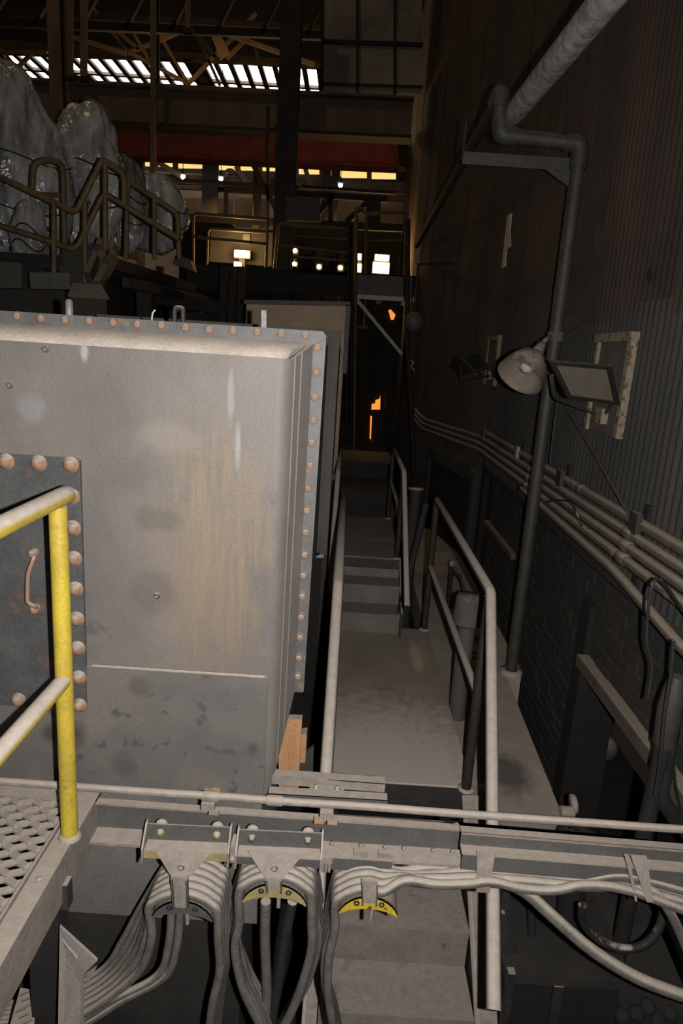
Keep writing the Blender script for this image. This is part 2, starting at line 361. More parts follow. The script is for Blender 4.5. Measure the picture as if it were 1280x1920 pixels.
MB().hexa([dp(.15,.03,.2),dp(1.75,.03,.2),dp(1.75,.09,.2),dp(.15,.09,.2),dp(.15,.03,.36),dp(1.75,.03,.36),dp(1.75,.09,.36),dp(.15,.09,.36)]).build('door_lintel', M['siding2'], dr)

# ---- hall shell far behind
tag(MB().box((-16,31,-2.4),(3,31.2,8.6)).build('wall_far', M['far'], kind='structure'), 'tan far end wall of the hall')
tag(MB().box((-16,31,8.6),(3,31.2,14)).build('wall_far_upper', M['bdark'], kind='structure'), 'upper far wall coloured dark in place of shade')  # upper part of the wall painted dark so it looks unlit
tag(MB().box((-16.2,-2,-2.4),(-16,31.2,14)).build('wall_left', M['bdark'], kind='structure'), 'dark side wall of the hall')
tag(MB().box((-16,-2,11.28),(3,31,11.5)).build('ceiling', M['bdark'], kind='structure'), 'dark roof deck of the hall')
# roof glazing: two rows of panes lying in the roof slope, glazing bars between
def zroof(y): return 12.2-.10*(y-20)
sk = thing('window_1', (-6, 24, 12.0), 'roof glazing with two rows of bright daylight panes', kind='structure')
ztop = 11.2
def glaz(px, py): return atz(px, py, ztop)
ya = glaz(300, 106).y; yb = glaz(300, 141).y; yc = glaz(300, 144.5).y; yd = glaz(300, 161).y
x0, x1, nP = -13.2, -.75, 24
pw = (x1-x0)/nP
for k in range(nP):
    a = x0+k*pw+.09; c = x0+(k+1)*pw-.09
    if k == 13: continue
    MB().box((a, ya, ztop), (c, yb, ztop+.03)).build('pane', M['day'], sk)
    MB().box((a, yc, ztop), (c, yd, ztop+.03)).build('pane', M['day'], sk)
for k in range(nP+1):
    MB().box((x0+k*pw-.09, ya-.1, ztop-.10), (x0+k*pw+.09, yd+.1, ztop+.05)).build('glazing_bar', M['bdark'], sk)
for q0, q1 in ((ya-.4,ya),(yb,yc),(yd,yd+.4)):
    MB().box((x0-.1,q0,ztop-.1),(x1+.1,q1,ztop+.05)).build('glazing_rail', M['beam'], sk)

# ================================================================== TANK / HOOD
YT, YF, XT = 2.12, 2.245, -.198          # front plate, flange plane, side
t = thing('steel_tank', (-1.2, 2.6, -.05), 'big dust-streaked steel tank with a bolted flange around its front casing', 'tank')
ZT, ZB, ZS, XL = 1.522, -.05, .438, -2.7
R = .03
# front plate bends over into the side plate (rounded vertical corner, raised bead)
MB().box((XL, YT, ZS), (XT-R, YT+.012, ZT)).build('front_plate', M['tank'], t)
MB().hexa([(XL,YT-.010,ZB),(XT-R*.6,YT-.010,ZB),(XT-R*.6,YT+.012,ZB),(XL,YT+.012,ZB),(XL,YT-.008,ZS),(XT-R*.6,YT-.008,ZS),(XT-R*.6,YT+.012,ZS),(XL,YT+.012,ZS)]).build('lower_plate', M['tank_low'], t)
MB().tube([(-.848+.02,YT-.004,ZS+.002),(XT-R,YT-.004,ZS+.002)], .007, 6).build('weld_seam', M['dusty'], t)
XS1, ZR1, zb2 = -.0575*YF, 1.55+.0095*YF, 1.55-.548*YF+.01     # where the side and roof plates meet the flange
b = MB(); n = 7; prof = []
sd = V((XS1-XT, YF-YT, 0)).normalized()
for k in range(n+1):
    q = k/n; A_, B_, C_ = V((XT-R,YT,0)), V((XT,YT,0)), V((XT,YT,0))+sd*R*1.2
    p = A_*(1-q)**2+B_*2*q*(1-q)+C_*q*q; prof.append((p.x, p.y))
xs, ys = prof[-1]
def zlow(y): return ZB+(zb2-ZB)*max(0,(y-YT)/(YF-YT))
def zroof2(y): return ZT+(ZR1-ZT)*max(0,(y-YT)/(YF-YT))
vs = [(x,y,zlow(y)) for x,y in prof]+[(x,y,ZT) for x,y in prof]
b.add(vs, [(i,i+1,i+n+2,i+n+1) for i in range(n)], True); b.build('corner_bend', M['tank'], t)
for dd, rr in ((.008,.0045),(.045,.004)):
    A_ = V((XT,YT,0))+sd*(R*1.2+dd)
    MB().tube([(A_.x,A_.y,zlow(A_.y)+.01),(A_.x,A_.y,zroof2(A_.y)-.005)], rr, 8).build('edge_bead', M['tank'], t)
MB().hexa([(xs-.012,ys,zlow(ys)),(xs,ys,zlow(ys)),(XS1,YF,zb2),(XS1-.012,YF,zb2),(xs-.012,ys,ZT),(xs,ys,ZT),(XS1,YF,ZR1),(XS1-.012,YF,ZR1)]).build('side_plate', M['tank'], t)
# roof plate rising back to the flange, with a soft front edge of packed dust
b = MB(); P = [(YT,ZT-.014),(YT+.012,ZT+.010),(YT+.055,ZT+.036),(YF,ZR1+.004)]
vs = [(x,y,z) for x in (XL,XT-R,XT) for y,z in P]
vs[8] = (XT-.012,YT+.02,ZT-.012); vs[9] = (XT-.002,YT+.03,ZT+.004); vs[10] = (XT+.012,YT+.06,ZT+.030); vs[11] = (XS1,YF,ZR1+.004)
b.add(vs, [(4*j+i,4*(j+1)+i,4*(j+1)+i+1,4*j+i+1) for j in range(2) for i in range(3)], True)
b.add([(XL,YT,ZT-.02),(XT-R,YT,ZT-.02),(XT-R,YF,ZR1-.03),(XL,YF,ZR1-.03)], [(0,1,2,3)])
b.build('roof_plate', M['packed'], t)
# flange of angle bars
ZFT, XF, ZFB = 1.55+.0285*YF, -.0385*YF, 1.55-.5474*YF
XF2 = -.0431*YF
MB().prism([(XL,YF,ZR1-.004),(XS1+.002,YF,ZR1-.004),(XF,YF,ZR1+.02),(XF,YF,ZFT-.014),(XF-.012,YF,ZFT),(XL,YF,ZFT)], (0,.012,0)).build('flange_bar', M['flange'], t)
MB().prism([(XS1-.006,YF-.002,ZFB),(XF2-.004,YF-.002,ZFB),(XF2,YF-.002,ZFB+.006),(XF,YF-.002,ZR1+.019),(XS1+.002,YF-.002,ZR1-.006)], (0,.012,0)).build('flange_bar', M['flange'], t)
MB().box((XL,YF+.012,ZFB),(XF-.02,YF+.03,ZFT-.01)).build('flange_backing', M['steel'], t)
zc = ZFB+.02; MB().hexa([(XL,YF+.03,zc),(XF-.05,YF+.03,zc),(XF-.05,3.9,zc),(XL,3.9,zc),(XL,YF+.03,ZFT-.03),(XF-.05,YF+.03,ZFT-.03),(XF-.05,3.9,ZFT-.03),(XL,3.9,ZFT-.03)]).build('rear_casing', M['olive'], t)
def bolt_mesh(r, h, m, name='bolt'):
    b = MB(); b.lathe((0,0,0), (0,-1,0), [(0,r*1.35),(h*.12,r*1.35),(h*.2,r*1.3)], 14)
    b.lathe((0,0,0), (0,-1,0), [(h*.15,r),(h*.75,r),(h,r*.72),(h,0)], 6)
    me = b.mesh(name); me.materials.append(m); return me
def dome_mesh(r, h, m, name='bolt'):
    b = MB(); b.lathe((0,0,0), (0,-1,0), [(0,r*1.25),(h*.15,r*1.25),(h*.2,r),(h*.55,r*.92),(h*.85,r*.6),(h,0)], 14)
    me = b.mesh(name); me.materials.append(m); return me
BF, BH = bolt_mesh(.0128, .013, M['bolt']), dome_mesh(.0215, .026, M['bolt'])
for px, py in [(573,629),(527,626),(482,623),(437,620),(392,618),(348,614),(303,610),(258,608),(213,605),(168,602),(123,600),(78,597),(33,593),(-12,590),(-57,587)]:
    q = at(px, py, YF); inst('bolt', BF, q, t, (0, random.random()*3, 0))
for px, py in [(595,652),(593,698),(590,745),(587,788),(584,830),(581,873),(578,915),(575,957),(573,998),(571,1040),(568.5,1079),(566.5,1118),(564.5,1157),(562.5,1195),(560.5,1233),(558.5,1268)]:
    q = at(px, py, YF-.002); inst('bolt', BF, q, t, (0, random.random()*3, 0))
for px, py in [(18,722),(85,654),(294,1117)]:
    q = at(px, py, YT); MB().lathe(q, (0,-1,0), [(0,.012),(.004,.011),(.004,.006),(-.001,.005)], 10).build('plug', M['hatch'], t)
# access hatch
XH, ZH0, ZH1 = -.848, .272, 1.168
h = MB().prism([(XL+.3,YT-.001,ZH0),(XH-.01,YT-.001,ZH0),(XH,YT-.001,ZH0+.01),(XH,YT-.001,ZH1-.006),(XH-.006,YT-.001,ZH1),(XL+.3,YT-.001,ZH1)], (0,-.013,0)).build('access_hatch', M['hatch'], t)
h['label'] = 'dark bolted access hatch with a rod handle'
for px, py in [(12,865),(73,868),(133,871),(135,931),(137,990),(139,1047),(142,1104),(144,1160),(146,1215),(148,1270),(149,1322),(95,1317),(35,1312),(-20,1307),(-48,862)]:
    q = at(px, py, YT-.014); inst('bolt', BH, q, h)
b = MB(); pts = [at(66,1040,YT-.015), at(64,1045,YT-.06), at(52,1075,YT-.065), at(51,1130,YT-.065), at(66,1137,YT-.06), at(68,1140,YT-.015)]
b.tube(rounded(pts, .02), .007, 8); b.build('handle', M['bolt'], h)
for px, py in ((65,1036),(68,1140)):
    q = at(px, py, YT-.014); MB().lathe(q, (0,-1,0), [(0,.016),(.02,.015),(.028,.008),(.028,0)], 10).build('handle_boss', M['bolt'], h)

# plinth under the tank
pl = thing('tank_plinth', (-1.3, 2.8, -2.2), 'stained grey concrete plinth under the steel tank', 'plinth')
MB().box((-2.7,2.18,-.66),(XT-.03,3.8,ZB-.005)).build('plinth_block', M['plinth'], pl)
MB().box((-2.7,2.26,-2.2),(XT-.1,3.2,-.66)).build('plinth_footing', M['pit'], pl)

# ducts behind the flange
d = thing('rear_duct', (-.6, 4.3, .2), 'olive grey duct casing hanging just behind the tank flange', 'duct')
b = MB().box((-1.5,4.05,.31),(-.087,4.9,1.66)); b.build('casing', M['olive'], d)
MB().box((-1.5,4.03,1.635),(-.07,4.06,1.68)).build('top_angle', M['olive'], d)
MB().prism([at(586,1046,4.03),at(606,1046,4.03),at(609,1028,4.03),at(604,1038,4.03)], (0,.03,0)).build('foot_bracket', M['galv'], d)
MB().box((-.12,4.02,.31),(-.075,4.05,1.64)).build('corner_angle', M['olive'], d)
d = thing('dark_casing', (-.5, 5.3, 0), 'dark sooty casing column beyond the olive duct', 'casing')
b = MB().box((-.9,4.95,-2.2),(-.10,6.0,1.60)); b.build('casing_shell', M['soot'], d)
MB().box((-.125,4.93,-2.2),(-.09,4.96,1.62)).build('corner_angle', M['steel_dark'], d)
MB().box((-.12,4.94,.62),(-.07,5.0,.66)).build('bracket', M['pipe'], d)
d = thing('beige_hood', (-.5, 6.6, 1.0), 'flat beige hood rising over the far end of the tank', 'hood')
A, Bq, C, Dq = at(462,570,6.2), at(650,573,6.2), at(646,690,6.2), at(440,690,6.2); C.z = Dq.z = -2.2; C.x = Bq.x; Dq.x = A.x-.06
MB().prism([Dq,C,Bq,A], (0,.7,0)).build('hood_shell', M['beige'], d)
MB().bar(at(458,566,6.17), at(656,570,6.17), .05, .035).build('hood_lip', M['steel_dark'], d)
MB().bar(at(653,572,6.17), at(646,700,6.17), .04, .05, (0,1,0)).build('corner_angle', M['steel_dark'], d)
# little things standing on the tank top
for px, p0, p1, nm, lb in ((130,583,561,'stub_pipe','short round stub pipe on the tank top near the dusty tarp'),(496,612,582,'stub_post','short flat stub post on the tank top near the beige hood')):
    A, Bq = at(px,p0,2.7), at(px-1,p1,2.7)
    b = MB()
    if nm == 'stub_pipe': b.tube([V((A.x,A.y,ZFT-.03)),A,Bq-V((0,0,.01)),Bq], [.015,.015,.015,.008], 10)
    else: b.bar(V((A.x,A.y,ZFT-.03)),Bq,.02,.016)
    tag(b.build(nm, M['galv']), lb, 'pipe')
MB_ = MB().tube(rounded([at(327,612,2.75),at(327,577,2.75),at(343,577,2.75),at(343,612,2.75)], .025), .010, 8).build('lifting_lug', M['steel_dark']); tag(MB_, 'dark bent lifting lug on the tank top', 'lug')
tag(MB().tube(spline([at(284,606,2.5),at(286,588,2.5),at(291,581,2.5)]), .0035, 5).build('wire_end', M['white']), 'thin pale wire end sticking up behind the tank flange', 'wire')
tag(MB().hexa([at(208,621,2.32),at(219,621,2.32),at(219,616,2.32),at(208,616,2.32),at(208,620,2.345),at(219,620,2.345),at(219,615,2.345),at(208,615,2.345)]).build('wood_scrap', M['wood']), 'tiny wood scrap lying in the dust on the tank roof', 'scrap')

# ================================================================== GRATING PLATFORM (where the camera stands)
XG, YG = -.775, 2.03
g = thing('grating_platform', (-1.3, 1.5, -.12), 'dusty expanded-metal platform with an angle frame', 'platform')
b = MB(); cl, cw, st = .078, .034, .0128
rows = int((YG-.55)/cw)
for i in range(rows):
    y = YG-.07-i*cw; k = 0; x = XG-.055
    while x > -1.75:
        s = 1 if (k+i) % 2 else -1
        # one strand leg of the diamond, raised at its knuckle
        xa, xb = x, x-cl/2; ya_, yb_ = y-s*cw*.38, y+s*cw*.38
        za, zb_ = (.004 if s > 0 else -.004), (-.004 if s > 0 else .004)
        b.hexa([(xa,ya_-st,za-.004),(xb,yb_-st,zb_-.004),(xb,yb_+st,zb_-.004),(xa,ya_+st,za-.004),(xa,ya_-st,za+.003),(xb,yb_-st,zb_+.003),(xb,yb_+st,zb_+.003),(xa,ya_+st,za+.003)])
        x -= cl/2; k += 1
b.build('expanded_mesh', M['grate'], g, kind='stuff')
MB().extr((XG,.45,0),(XG,YG,0),[(0,0)]*3) if False else None
b = MB().box((XG-.062,.45,.002),(XG,YG,.012)); b.box((XG-.010,.45,-.14),(XG,YG,.002)); b.box((XG-.075,.45,-.006),(XG-.066,YG-.05,.018))
b.build('edge_angle', M['dusty'], g)
b = MB().box((-2.4,YG-.055,.002),(XG,YG,.010)); b.box((-2.4,YG-.010,-.12),(XG-.01,YG,.002)); b.build('edge_angle', M['dusty'], g)
for yy in (1.05, 1.5): MB().box((-2.3,yy,-.10),(XG-.012,yy+.04,-.012)).build('cross_bearer', M['steel_dark'], g)
MB().box((at(52,1760,1.72).x,1.72,-2.2),(at(112,1760,1.72).x,1.79,-.05)).build('leg', M['soot'], g)
MB().box((XG-.012,1.70,-.17),(XG+.014,1.74,-.08)).build('clip_plate', M['steel_dark'], g)
for yy in (1.35,1.62,1.86): MB().lathe((XG-.03,yy,.012),(0,0,1),[(0,.010),(.006,.010),(.008,.006),(.008,0)],6).build('bolt', M['dusty'], g)
# yellow guard rail
XY = -.79
g = thing('yellow_guardrail', (XY,1.8,0), 'yellow pipe guardrail coated with pale dust on top', 'guardrail')
MB().tube([(XY,1.80,.012),(XY,1.80,1.085)], .0255, 16).build('post', M['yellow'], g)
MB().tube([(XY,.2,1.107),(XY,1.82,1.107),(XY,1.86,1.107),(XY,1.88,1.105)], [.026,.026,.026,.018], 16).build('top_rail', M['yellow'], g)
MB().tube([(XY,.2,.555),(XY,1.79,.555)], .024, 16).build('mid_rail', M['yellow'], g)
MB().lathe((XY,1.80,.010),(0,0,1),[(0,.036),(.012,.032),(.016,.026)],14).build('base_weld', M['dusty'], g)

# ================================================================== CROSS BEAM, CONDUIT AND SMALL BARS
YB = 1.99
t = thing('conduit_run', (0,1.93,-.05), 'long thin dusty conduit running along the cross beam', 'conduit')
A, Bq = at(-80,1459,1.93), at(1400,1563,1.93)
Bq = A+(Bq-A)*((1.63-A.x)/(Bq.x-A.x))
d_ = (Bq-A)
MB().tube([A+d_*(k/20)+V((0,0,random.uniform(-.0015,.0015))) for k in range(21)], .0135, 10).build('pipe', M['dusty'], t)
for px, py in ((515,1501),(395,1493)):
    c = at(px,py,1.93); u = d_.normalized(); MB().tube([c-u*.03,c-u*.022,c+u*.022,c+u*.03],[.014,.018,.018,.014],10).build('coupling', M['dusty'], t)
for px in (390, 612):
    c = at(px, 1512 if px == 390 else 1530, 1.915)
    MB().box(c+V((-.022,-.006,-.012)), c+V((.022,.02,.014))).build('clamp', M['dusty'], t)
    for s_ in ((-1,1) if px == 612 else (1,)):
        MB().box(c+V((s_*.022-.018,-.008,-.026)), c+V((s_*.022+.014,.01,-.012))).build('clamp_tooth', M['wood'] if px == 612 else M['dusty'], t)
# painted channel beam
t = thing('channel_beam', (-.1,1.96,-.15), 'grey channel beam spanning from the grating to the stair', 'beam')
A, Bq = at(166,1528,YB), at(862,1580,YB)
MB().extr(at(166,1502,YB), at(862,1553,YB), [(0,0),(.016,0),(.016,-.13),(0,-.13)]).build('web', M['steel'], t)
MB().extr(at(166,1502,YB), at(862,1553,YB), [(-.012,.004),(.016,.004),(.016,-.003),(-.012,-.003)]).build('flange', M['dusty'], t)
MB().extr(at(166,1549,YB), at(862,1593,YB), [(-.075,.0),(0,.0),(0,-.010),(-.075,-.010)]).build('flange', M['dusty'], t)
MB().extr(at(440,1566,YB), at(862,1593,YB)+V((-.24,0,0)), [(-.079,-.0),(-.073,-.0),(-.073,-.045),(-.079,-.045)]).build('lip', M['steel'], t)
for px in (622,676,722,757,812,848):
    c = at(px,1583+(px-622)*.065,1.945); MB().lathe(c,(0,0,1),[(0,.007),(.006,.007),(.008,.004),(.008,0)],6).build('bolt', M['bolt'], t)
for px in (676,722):
    c = at(px,1600+(px-676)*.07,1.93); MB().box(c+V((-.025,-.008,-.006)),c+V((.025,.012,.012))).build('pad', M['dusty'], t)
# dusty lipped channel to the right of it
t = thing('lipped_channel', (1,1.93,-.1), 'dusty lipped channel running from the stair to the brick wall', 'channel')
A, Bq = at(862,1548,1.96), at(1380,1590,1.96)
Bq = A+(Bq-A)*((1.63-A.x)/(Bq.x-A.x))
MB().extr(A,Bq,[(-.035,0),(0,0),(0,-.006),(-.035,-.006)]).build('flange', M['dusty'], t)
MB().extr(A,Bq,[(-.034,0),(-.028,0),(-.028,-.05),(-.034,-.05)]).build('web', M['steel'], t)
MB().extr(A,Bq,[(-.080,-.045),(-.030,-.045),(-.030,-.053),(-.080,-.053)]).build('flange', M['dusty'], t)
MB().extr(A,Bq,[(-.084,-.044),(-.078,-.044),(-.078,-.100),(-.084,-.100)]).build('lip', M['steel'], t)
b = MB(); n = 14; prev = None
for k in range(n):       # dust heaped on the back edge
    q0, q1 = k/n, (k+1)/n; hgt = lambda q: .012*max(0,1-(q/.62)**4)+.001
    P0, P1 = A+(Bq-A)*q0, A+(Bq-A)*q1
    b.add([P0+V((-.034,-0,.001)),P1+V((-.034,0,.001)),P1+V((-.01,0,hgt(q1))),P0+V((-.01,0,hgt(q0))),P1+V((.004,0,-.004)),P0+V((.004,0,-.004))],[(0,1,2,3),(3,2,4,5)],True)
b.build('dust_heap', M['dusty'], t)
# small angle bars right of the tank
for k, (a, c, h_, yy, lb) in enumerate((((508,1452),(722,1468),.026,2.14,'upper dusty angle bar bolted beside the tank foot'),((503,1486),(726,1499),.016,2.05,'lower dusty angle bar just behind the conduit'))):
    A, Bq = at(*a,yy), at(*c,yy)
    t = thing('angle_bar', (A+Bq)/2, lb, 'bar')
    MB().extr(A,Bq,[(-.002,0),(.035,0),(.035,-.005),(-.002,-.005)]).build('top_leg', M['dusty'], t)
    MB().extr(A,Bq,[(-.002,-.001),(.004,-.001),(.004,-h_-.012),(-.002,-h_-.012)]).build('front_leg', M['dusty'] if k == 0 else M['steel'], t)
c = at(612,1483,2.10)
t = thing('bolted_cleat', c, 'pale bolted cleat between the two angle bars', 'bracket')
MB().box(c+V((-.062,-.02,-.02)),c+V((.062,.03,.0))).build('plate', M['dusty'], t)
for s in (-1,1): MB().lathe(c+V((.038*s,-.005,.0)),(0,0,1),[(0,.011),(.012,.011),(.014,.006),(.026,.006),(.026,0)],8).build('bolt', M['dusty'], t)
# wood between tank and stair
for nm, poly, yy, th, mm, lb in (('wood_block',[(521,1347),(566,1349),(559,1482),(523,1482)],2.42,.035,'wood','tall orange wood block standing between tank and stair'),
        ('wood_block',[(565,1378),(575,1376),(572,1430),(562,1430)],2.50,.05,'wood','small chipped wood block behind the tall orange block'),
        ('plate_scrap',[(562,1420),(588,1400),(586,1456),(560,1462)],2.56,.02,'pipe','dull grey plate scrap behind the wood blocks')):
    b = MB().prism([at(x,y,yy) for x,y in poly], (0,th,0)); tag(b.build(nm, M[mm]), lb, 'block')
c = at(400,1487,2.09); b = MB().prism([at(384,1492,2.105),at(384,1479,2.105),at(392,1481,2.105),at(400,1478,2.105),at(412,1480,2.105),at(413,1494,2.105)],(0,.006,0)); tag(b.build('orange_tag', M['wood']), 'ragged orange tag on the foot of the tank', 'tag')

# ================================================================== FESTOON TROLLEYS AND CABLES
def trolley(px0, px1, pyt, label, worn, saddle_px, saddle_mat, strap_top, tri=True, bracket=True):
    Y = 1.885
    A, Bq = at(px0, pyt, Y), at(px1, pyt+(px1-px0)*.045, Y)
    t = thing('festoon_trolley', (A+Bq)/2, label, 'trolley')
    if bracket:
        MB().extr(A, Bq, [(0,0),(.006,0),(.006,-.072),(0,-.072)]).build('back_plate', M['steel'] , t)
        MB().extr(A, Bq, [(-.045,-.062),(0.0,-.058),(0,-.068),(-.045,-.072)]).build('ledge', M['dusty'], t)
        MB().extr(A, Bq, [(-.050,-.060),(-.044,-.060),(-.044,-.088),(-.050,-.088)]).build('lip', M['ydust'] if worn else M['steel'], t)
        for q in (A, Bq):
            MB().prism([q+V((0,.008,.012)),q+V((0,-.004,.012)),q+V((0,-.058,-.05)),q+V((0,-.058,-.10)),q+V((0,.008,-.10))], (.006,0,0)).build('end_plate', M['dusty'], t)
        for fr in (.17, .84):
            c = A+(Bq-A)*fr+V((0,0,-.028)); MB().lathe(c,(0,-1,0),[(0,.014),(.004,.014),(.004,.010),(.013,.010),(.014,.0)],6).build('bolt', M['ydust'] if worn else M['steel'], t)
            c2 = A+(Bq-A)*fr+V((0,.02,-.012)); MB().lathe(c2-V((.0,.012,0)),(0,1,0),[(0,.0),(0,.021),(.014,.021),(.014,0)],14).build('wheel', M['dusty'], t)
    # hanger: triangular plate, strap and crescent saddle with pin
    sx, sy, sw = saddle_px          # centre top of crescent, half width px
    Yf = 1.815
    c = at(sx, sy, Yf); e = at(sx+sw, sy, Yf); Rr = (e-c).length
    s0 = at(sx, strap_top, Yf+.03)
    if tri:
        s0 = at(sx, strap_top, 1.832); MB().prism([s0+V((-.088,0,.012)),s0+V((.088,0,.012)),s0+V((.028,-.027,-.062)),s0+V((-.028,-.027,-.062))], (0,.006,0)).build('hanger_plate', M['dusty'], t)
        MB().lathe(s0+V((0,-.016,-.03)),(0,-1,.3),[(0,.012),(.003,.011),(.003,.006),(0,.006)],10).build('hole_rim', M['steel'], t)
    st_ = V((s0.x,1.797,s0.z-(.052 if tri else .02))); bt = V((c.x,1.797,c.z-.012))
    MB().prism([st_+V((-.022,0,0)),st_+V((.022,0,0)),bt+V((.020,0,0)),bt+V((-.020,0,0))], (0,.012,0)).build('strap', M['dusty'], t)
    for sgn in (-1, 1):
        MB().prism([st_+V((sgn*.022,-.012,0)),st_+V((sgn*.026,-.012,0)),bt+V((sgn*.024,-.012,0)),bt+V((sgn*.020,-.012,0))], (0,.022,0)).build('strap_edge', M['steel'], t)
    # crescent outline (in x,z) : outer arc and flatter inner arc
    n = 12; out = []; inn = []
    for k in range(n+1):
        q = math.radians(20+140*k/n)
        out.append(c+V((Rr*1.06*math.cos(q), 0, Rr*1.02*math.sin(q)-Rr*1.02)))
    for k in range(n+1):
        q = math.radians(24+132*k/n)
        inn.append(c+V((Rr*1.06*math.cos(q), 0, Rr*.46*math.sin(q)-Rr*.99)))
    for k in range(n):
        pass
    b = MB()
    for k in range(n):
        b.prism([out[k],out[k+1],inn[k+1],inn[k]], (0,.008,0))
    b.build('saddle_plate', saddle_mat, t)
    b = MB()
    for k in range(n):
        b.prism([out[k],out[k+1],out[k+1]+V((0,0,-.008)),out[k]+V((0,0,-.008))], (0,.20,0))
    b.build('saddle_shell', M['steel'], t)
    for sgn in (-1, 1):
        q = c+V((sgn*Rr*.42,-.001,-Rr*.30)); MB().lathe(q,(0,-1,0),[(0,.010),(.004,.009),(.004,.005),(-.001,.005)],10).build('hole_rim', M['soot'], t)
    MB().tube([c+V((.012,.02,-.03)),c+V((.012,.02,-.11))], .007, 8).build('pin', M['dusty'], t)
    return c, Rr
C1, R1 = trolley(274, 432, 1545, 'dusty festoon trolley with a yellow lower edge nearest the grating', True, (342,1688,58), M['steel'], 1604)
C2, R2 = trolley(446, 603, 1556, 'bare grey festoon trolley in the middle holding a pale yellow saddle', False, (516,1656,61), M['ydust'], 1606)
C3, R3 = trolley(0, 0, 0, 'festoon hanger with a bright yellow saddle in front of the stair', False, (693,1680,56), M['ybright'], 1622, tri=False, bracket=False)
c = at(612,1612,1.90); 
t = thing('beam_clip', c, 'slotted clip hanging between the middle trolley and the yellow saddle', 'clip')
for k in (-1,0,1): MB().box(c+V((k*.011-.004,0,-.05)),c+V((k*.011+.004,.012,.0))).build('prong', M['dusty'], t)
MB().box(c+V((-.02,-.004,-.012)),c+V((.02,.016,.012))).build('clip_body', M['dusty'], t)
c = at(440,1590,1.885)
t = thing('stop_bolt', c, 'bolted stop block between the two trolleys', 'bolt')
MB().box(c+V((-.010,-.03,-.03)),c+V((.010,.03,.03))).build('block', M['dusty'], t)
MB().lathe(c+V((0,-.03,-.015)),(0,-1,0),[(0,.012),(.012,.012),(.012,0)],6).build('bolt', M['dusty'], t)

def cable(path, r, label, group, m=None, n=7, sq=1.0):
    return tag(MB().tube(spline(path, n), r, 9, sq=sq).build('festoon_cable', m or M['cable']), label, 'cable', group)
rc = .0155
ORD = ['foremost','second','third','fourth','fifth','hindmost']
def arc(c, Rr, k, n=7, a0=25, a1=155):
    out = []
    for i in range(n):
        q = math.radians(a1+(a0-a1)*i/(n-1))
        out.append(c+V(((Rr*1.08+rc)*math.cos(q), .012+.031*k, (Rr*1.04+rc)*math.sin(q)-Rr*1.02)))
    return out
G1, G2, G3 = 'cables over the saddle nearest the grating', 'cables looped over the middle saddle', 'cables over the bright yellow saddle'
def leg(pts, k, dy=0): return [at(x, y, 1.827+.031*k+dy) for x, y in pts]
for k in range(6):
    j = random.uniform(-5,5)
    L = [(282-4*k+j,1755-9*k),(262-6*k+j,1815-10*k),(215-4*k,1862-9*k),(150-6*k,1900-8*k+j),(60-6*k,1922-8*k),(-60-6*k,1935-8*k),(-200,1945-8*k)]
    Rg = [(409+5*k,1760-8*k),(411+4*k+j*.4,1820-8*k),(398+4*k+j*.4,1880-8*k),(388+3*k,1960)]
    p = leg(L[::-1],k)+arc(C1,R1,k)+leg(Rg,k)
    cable(p, rc, ORD[k]+' dusty cable from the front over the saddle nearest the grating', G1)
for k, (x0, x1) in enumerate(((322,270),(338,290))):
    p = [at(x0,1700,1.86),at(x0-6,1770,1.86),at(x0-28,1830,1.86),at(x1-60,1875,1.85),at(x1-125,1915,1.84),at(x1-200,1935,1.84),at(x1-420,1950,1.84)]
    cable(p, rc*.9, ['outer','inner'][k]+' thin cable hanging inside the loop nearest the grating', 'inner cables nearest the grating')
for k in range(6):
    j = random.uniform(-4,4)
    L = [(448-2*k,1730-8*k),(444-1.5*k+j,1780-8*k),(458+1*k+j,1850-7*k),(484+3*k,1915-6*k),(508+4*k,1970)]
    Rg = [(584+3*k,1730-8*k),(587+3*k+j,1780-8*k),(568+3*k+j,1850-7*k),(540+2*k,1910-6*k),(505-2*k,1970)]
    cable(leg(L[::-1],k)+arc(C2,R2,k)+leg(Rg,k,.004*k), rc, ORD[k]+' dusty cable from the front looped over the pale yellow middle saddle', G2)
for a, c_, lb in (((498,1690),(500,1900),'flat dusty cable hanging straight down inside the middle loop'),((548,1690),(512,1900),'black speckled cable slanting down inside the middle loop')):
    p = [at(*a,1.93),at((a[0]*2+c_[0])/3-2,1760,1.94),at((a[0]+2*c_[0])/3,1830,1.94),at(*c_,1.94),at(c_[0]-6,1960,1.94)]
    tag(MB().tube(spline(p,5),.018,9).build('hanging_cable', M['cable'] if 'flat' in lb else M['rail']), lb, 'cable')
ends = [[(760,1651),(820,1658),(880,1657),(920,1653),(980,1666),(1040,1669),(1100,1659),(1180,1670),(1300,1713)],
        [(760,1649),(830,1647),(880,1645),(922,1647),(1000,1653),(1090,1662),(1180,1665),(1300,1697)],
        [(755,1645),(800,1653),(860,1647),(922,1639),(1000,1648),(1080,1652),(1150,1641),(1200,1647),(1300,1675)],
        [(750,1640),(810,1640),(870,1633),(922,1633),(1000,1641),(1090,1649),(1180,1651),(1300,1687)],
        [(745,1633),(800,1627),(860,1628),(922,1629),(1000,1637),(1080,1644),(1150,1637),(1220,1647),(1300,1661)]]
for k in range(5):
    j = random.uniform(-3,3)
    L = [(628-3*k,1740-9*k),(615-2*k+j,1790-8*k),(612-1*k+j,1850-8*k),(622+1*k,1910-6*k),(634+2*k,1970)]
    a = arc(C3,R3,k)[:5]
    e_ = [at(x,y,1.845+.02*k) for x,y in ends[k]]
    e_ += [e_[-1]+V((.16,.05,-.07)), e_[-1]+V((.33,.10,-.20))]
    cable(leg(L[::-1],k)+a+e_, rc, (ORD[k] if k < 4 else 'hindmost')+' dusty cable from the front over the bright yellow saddle, running along under the channel', G3)
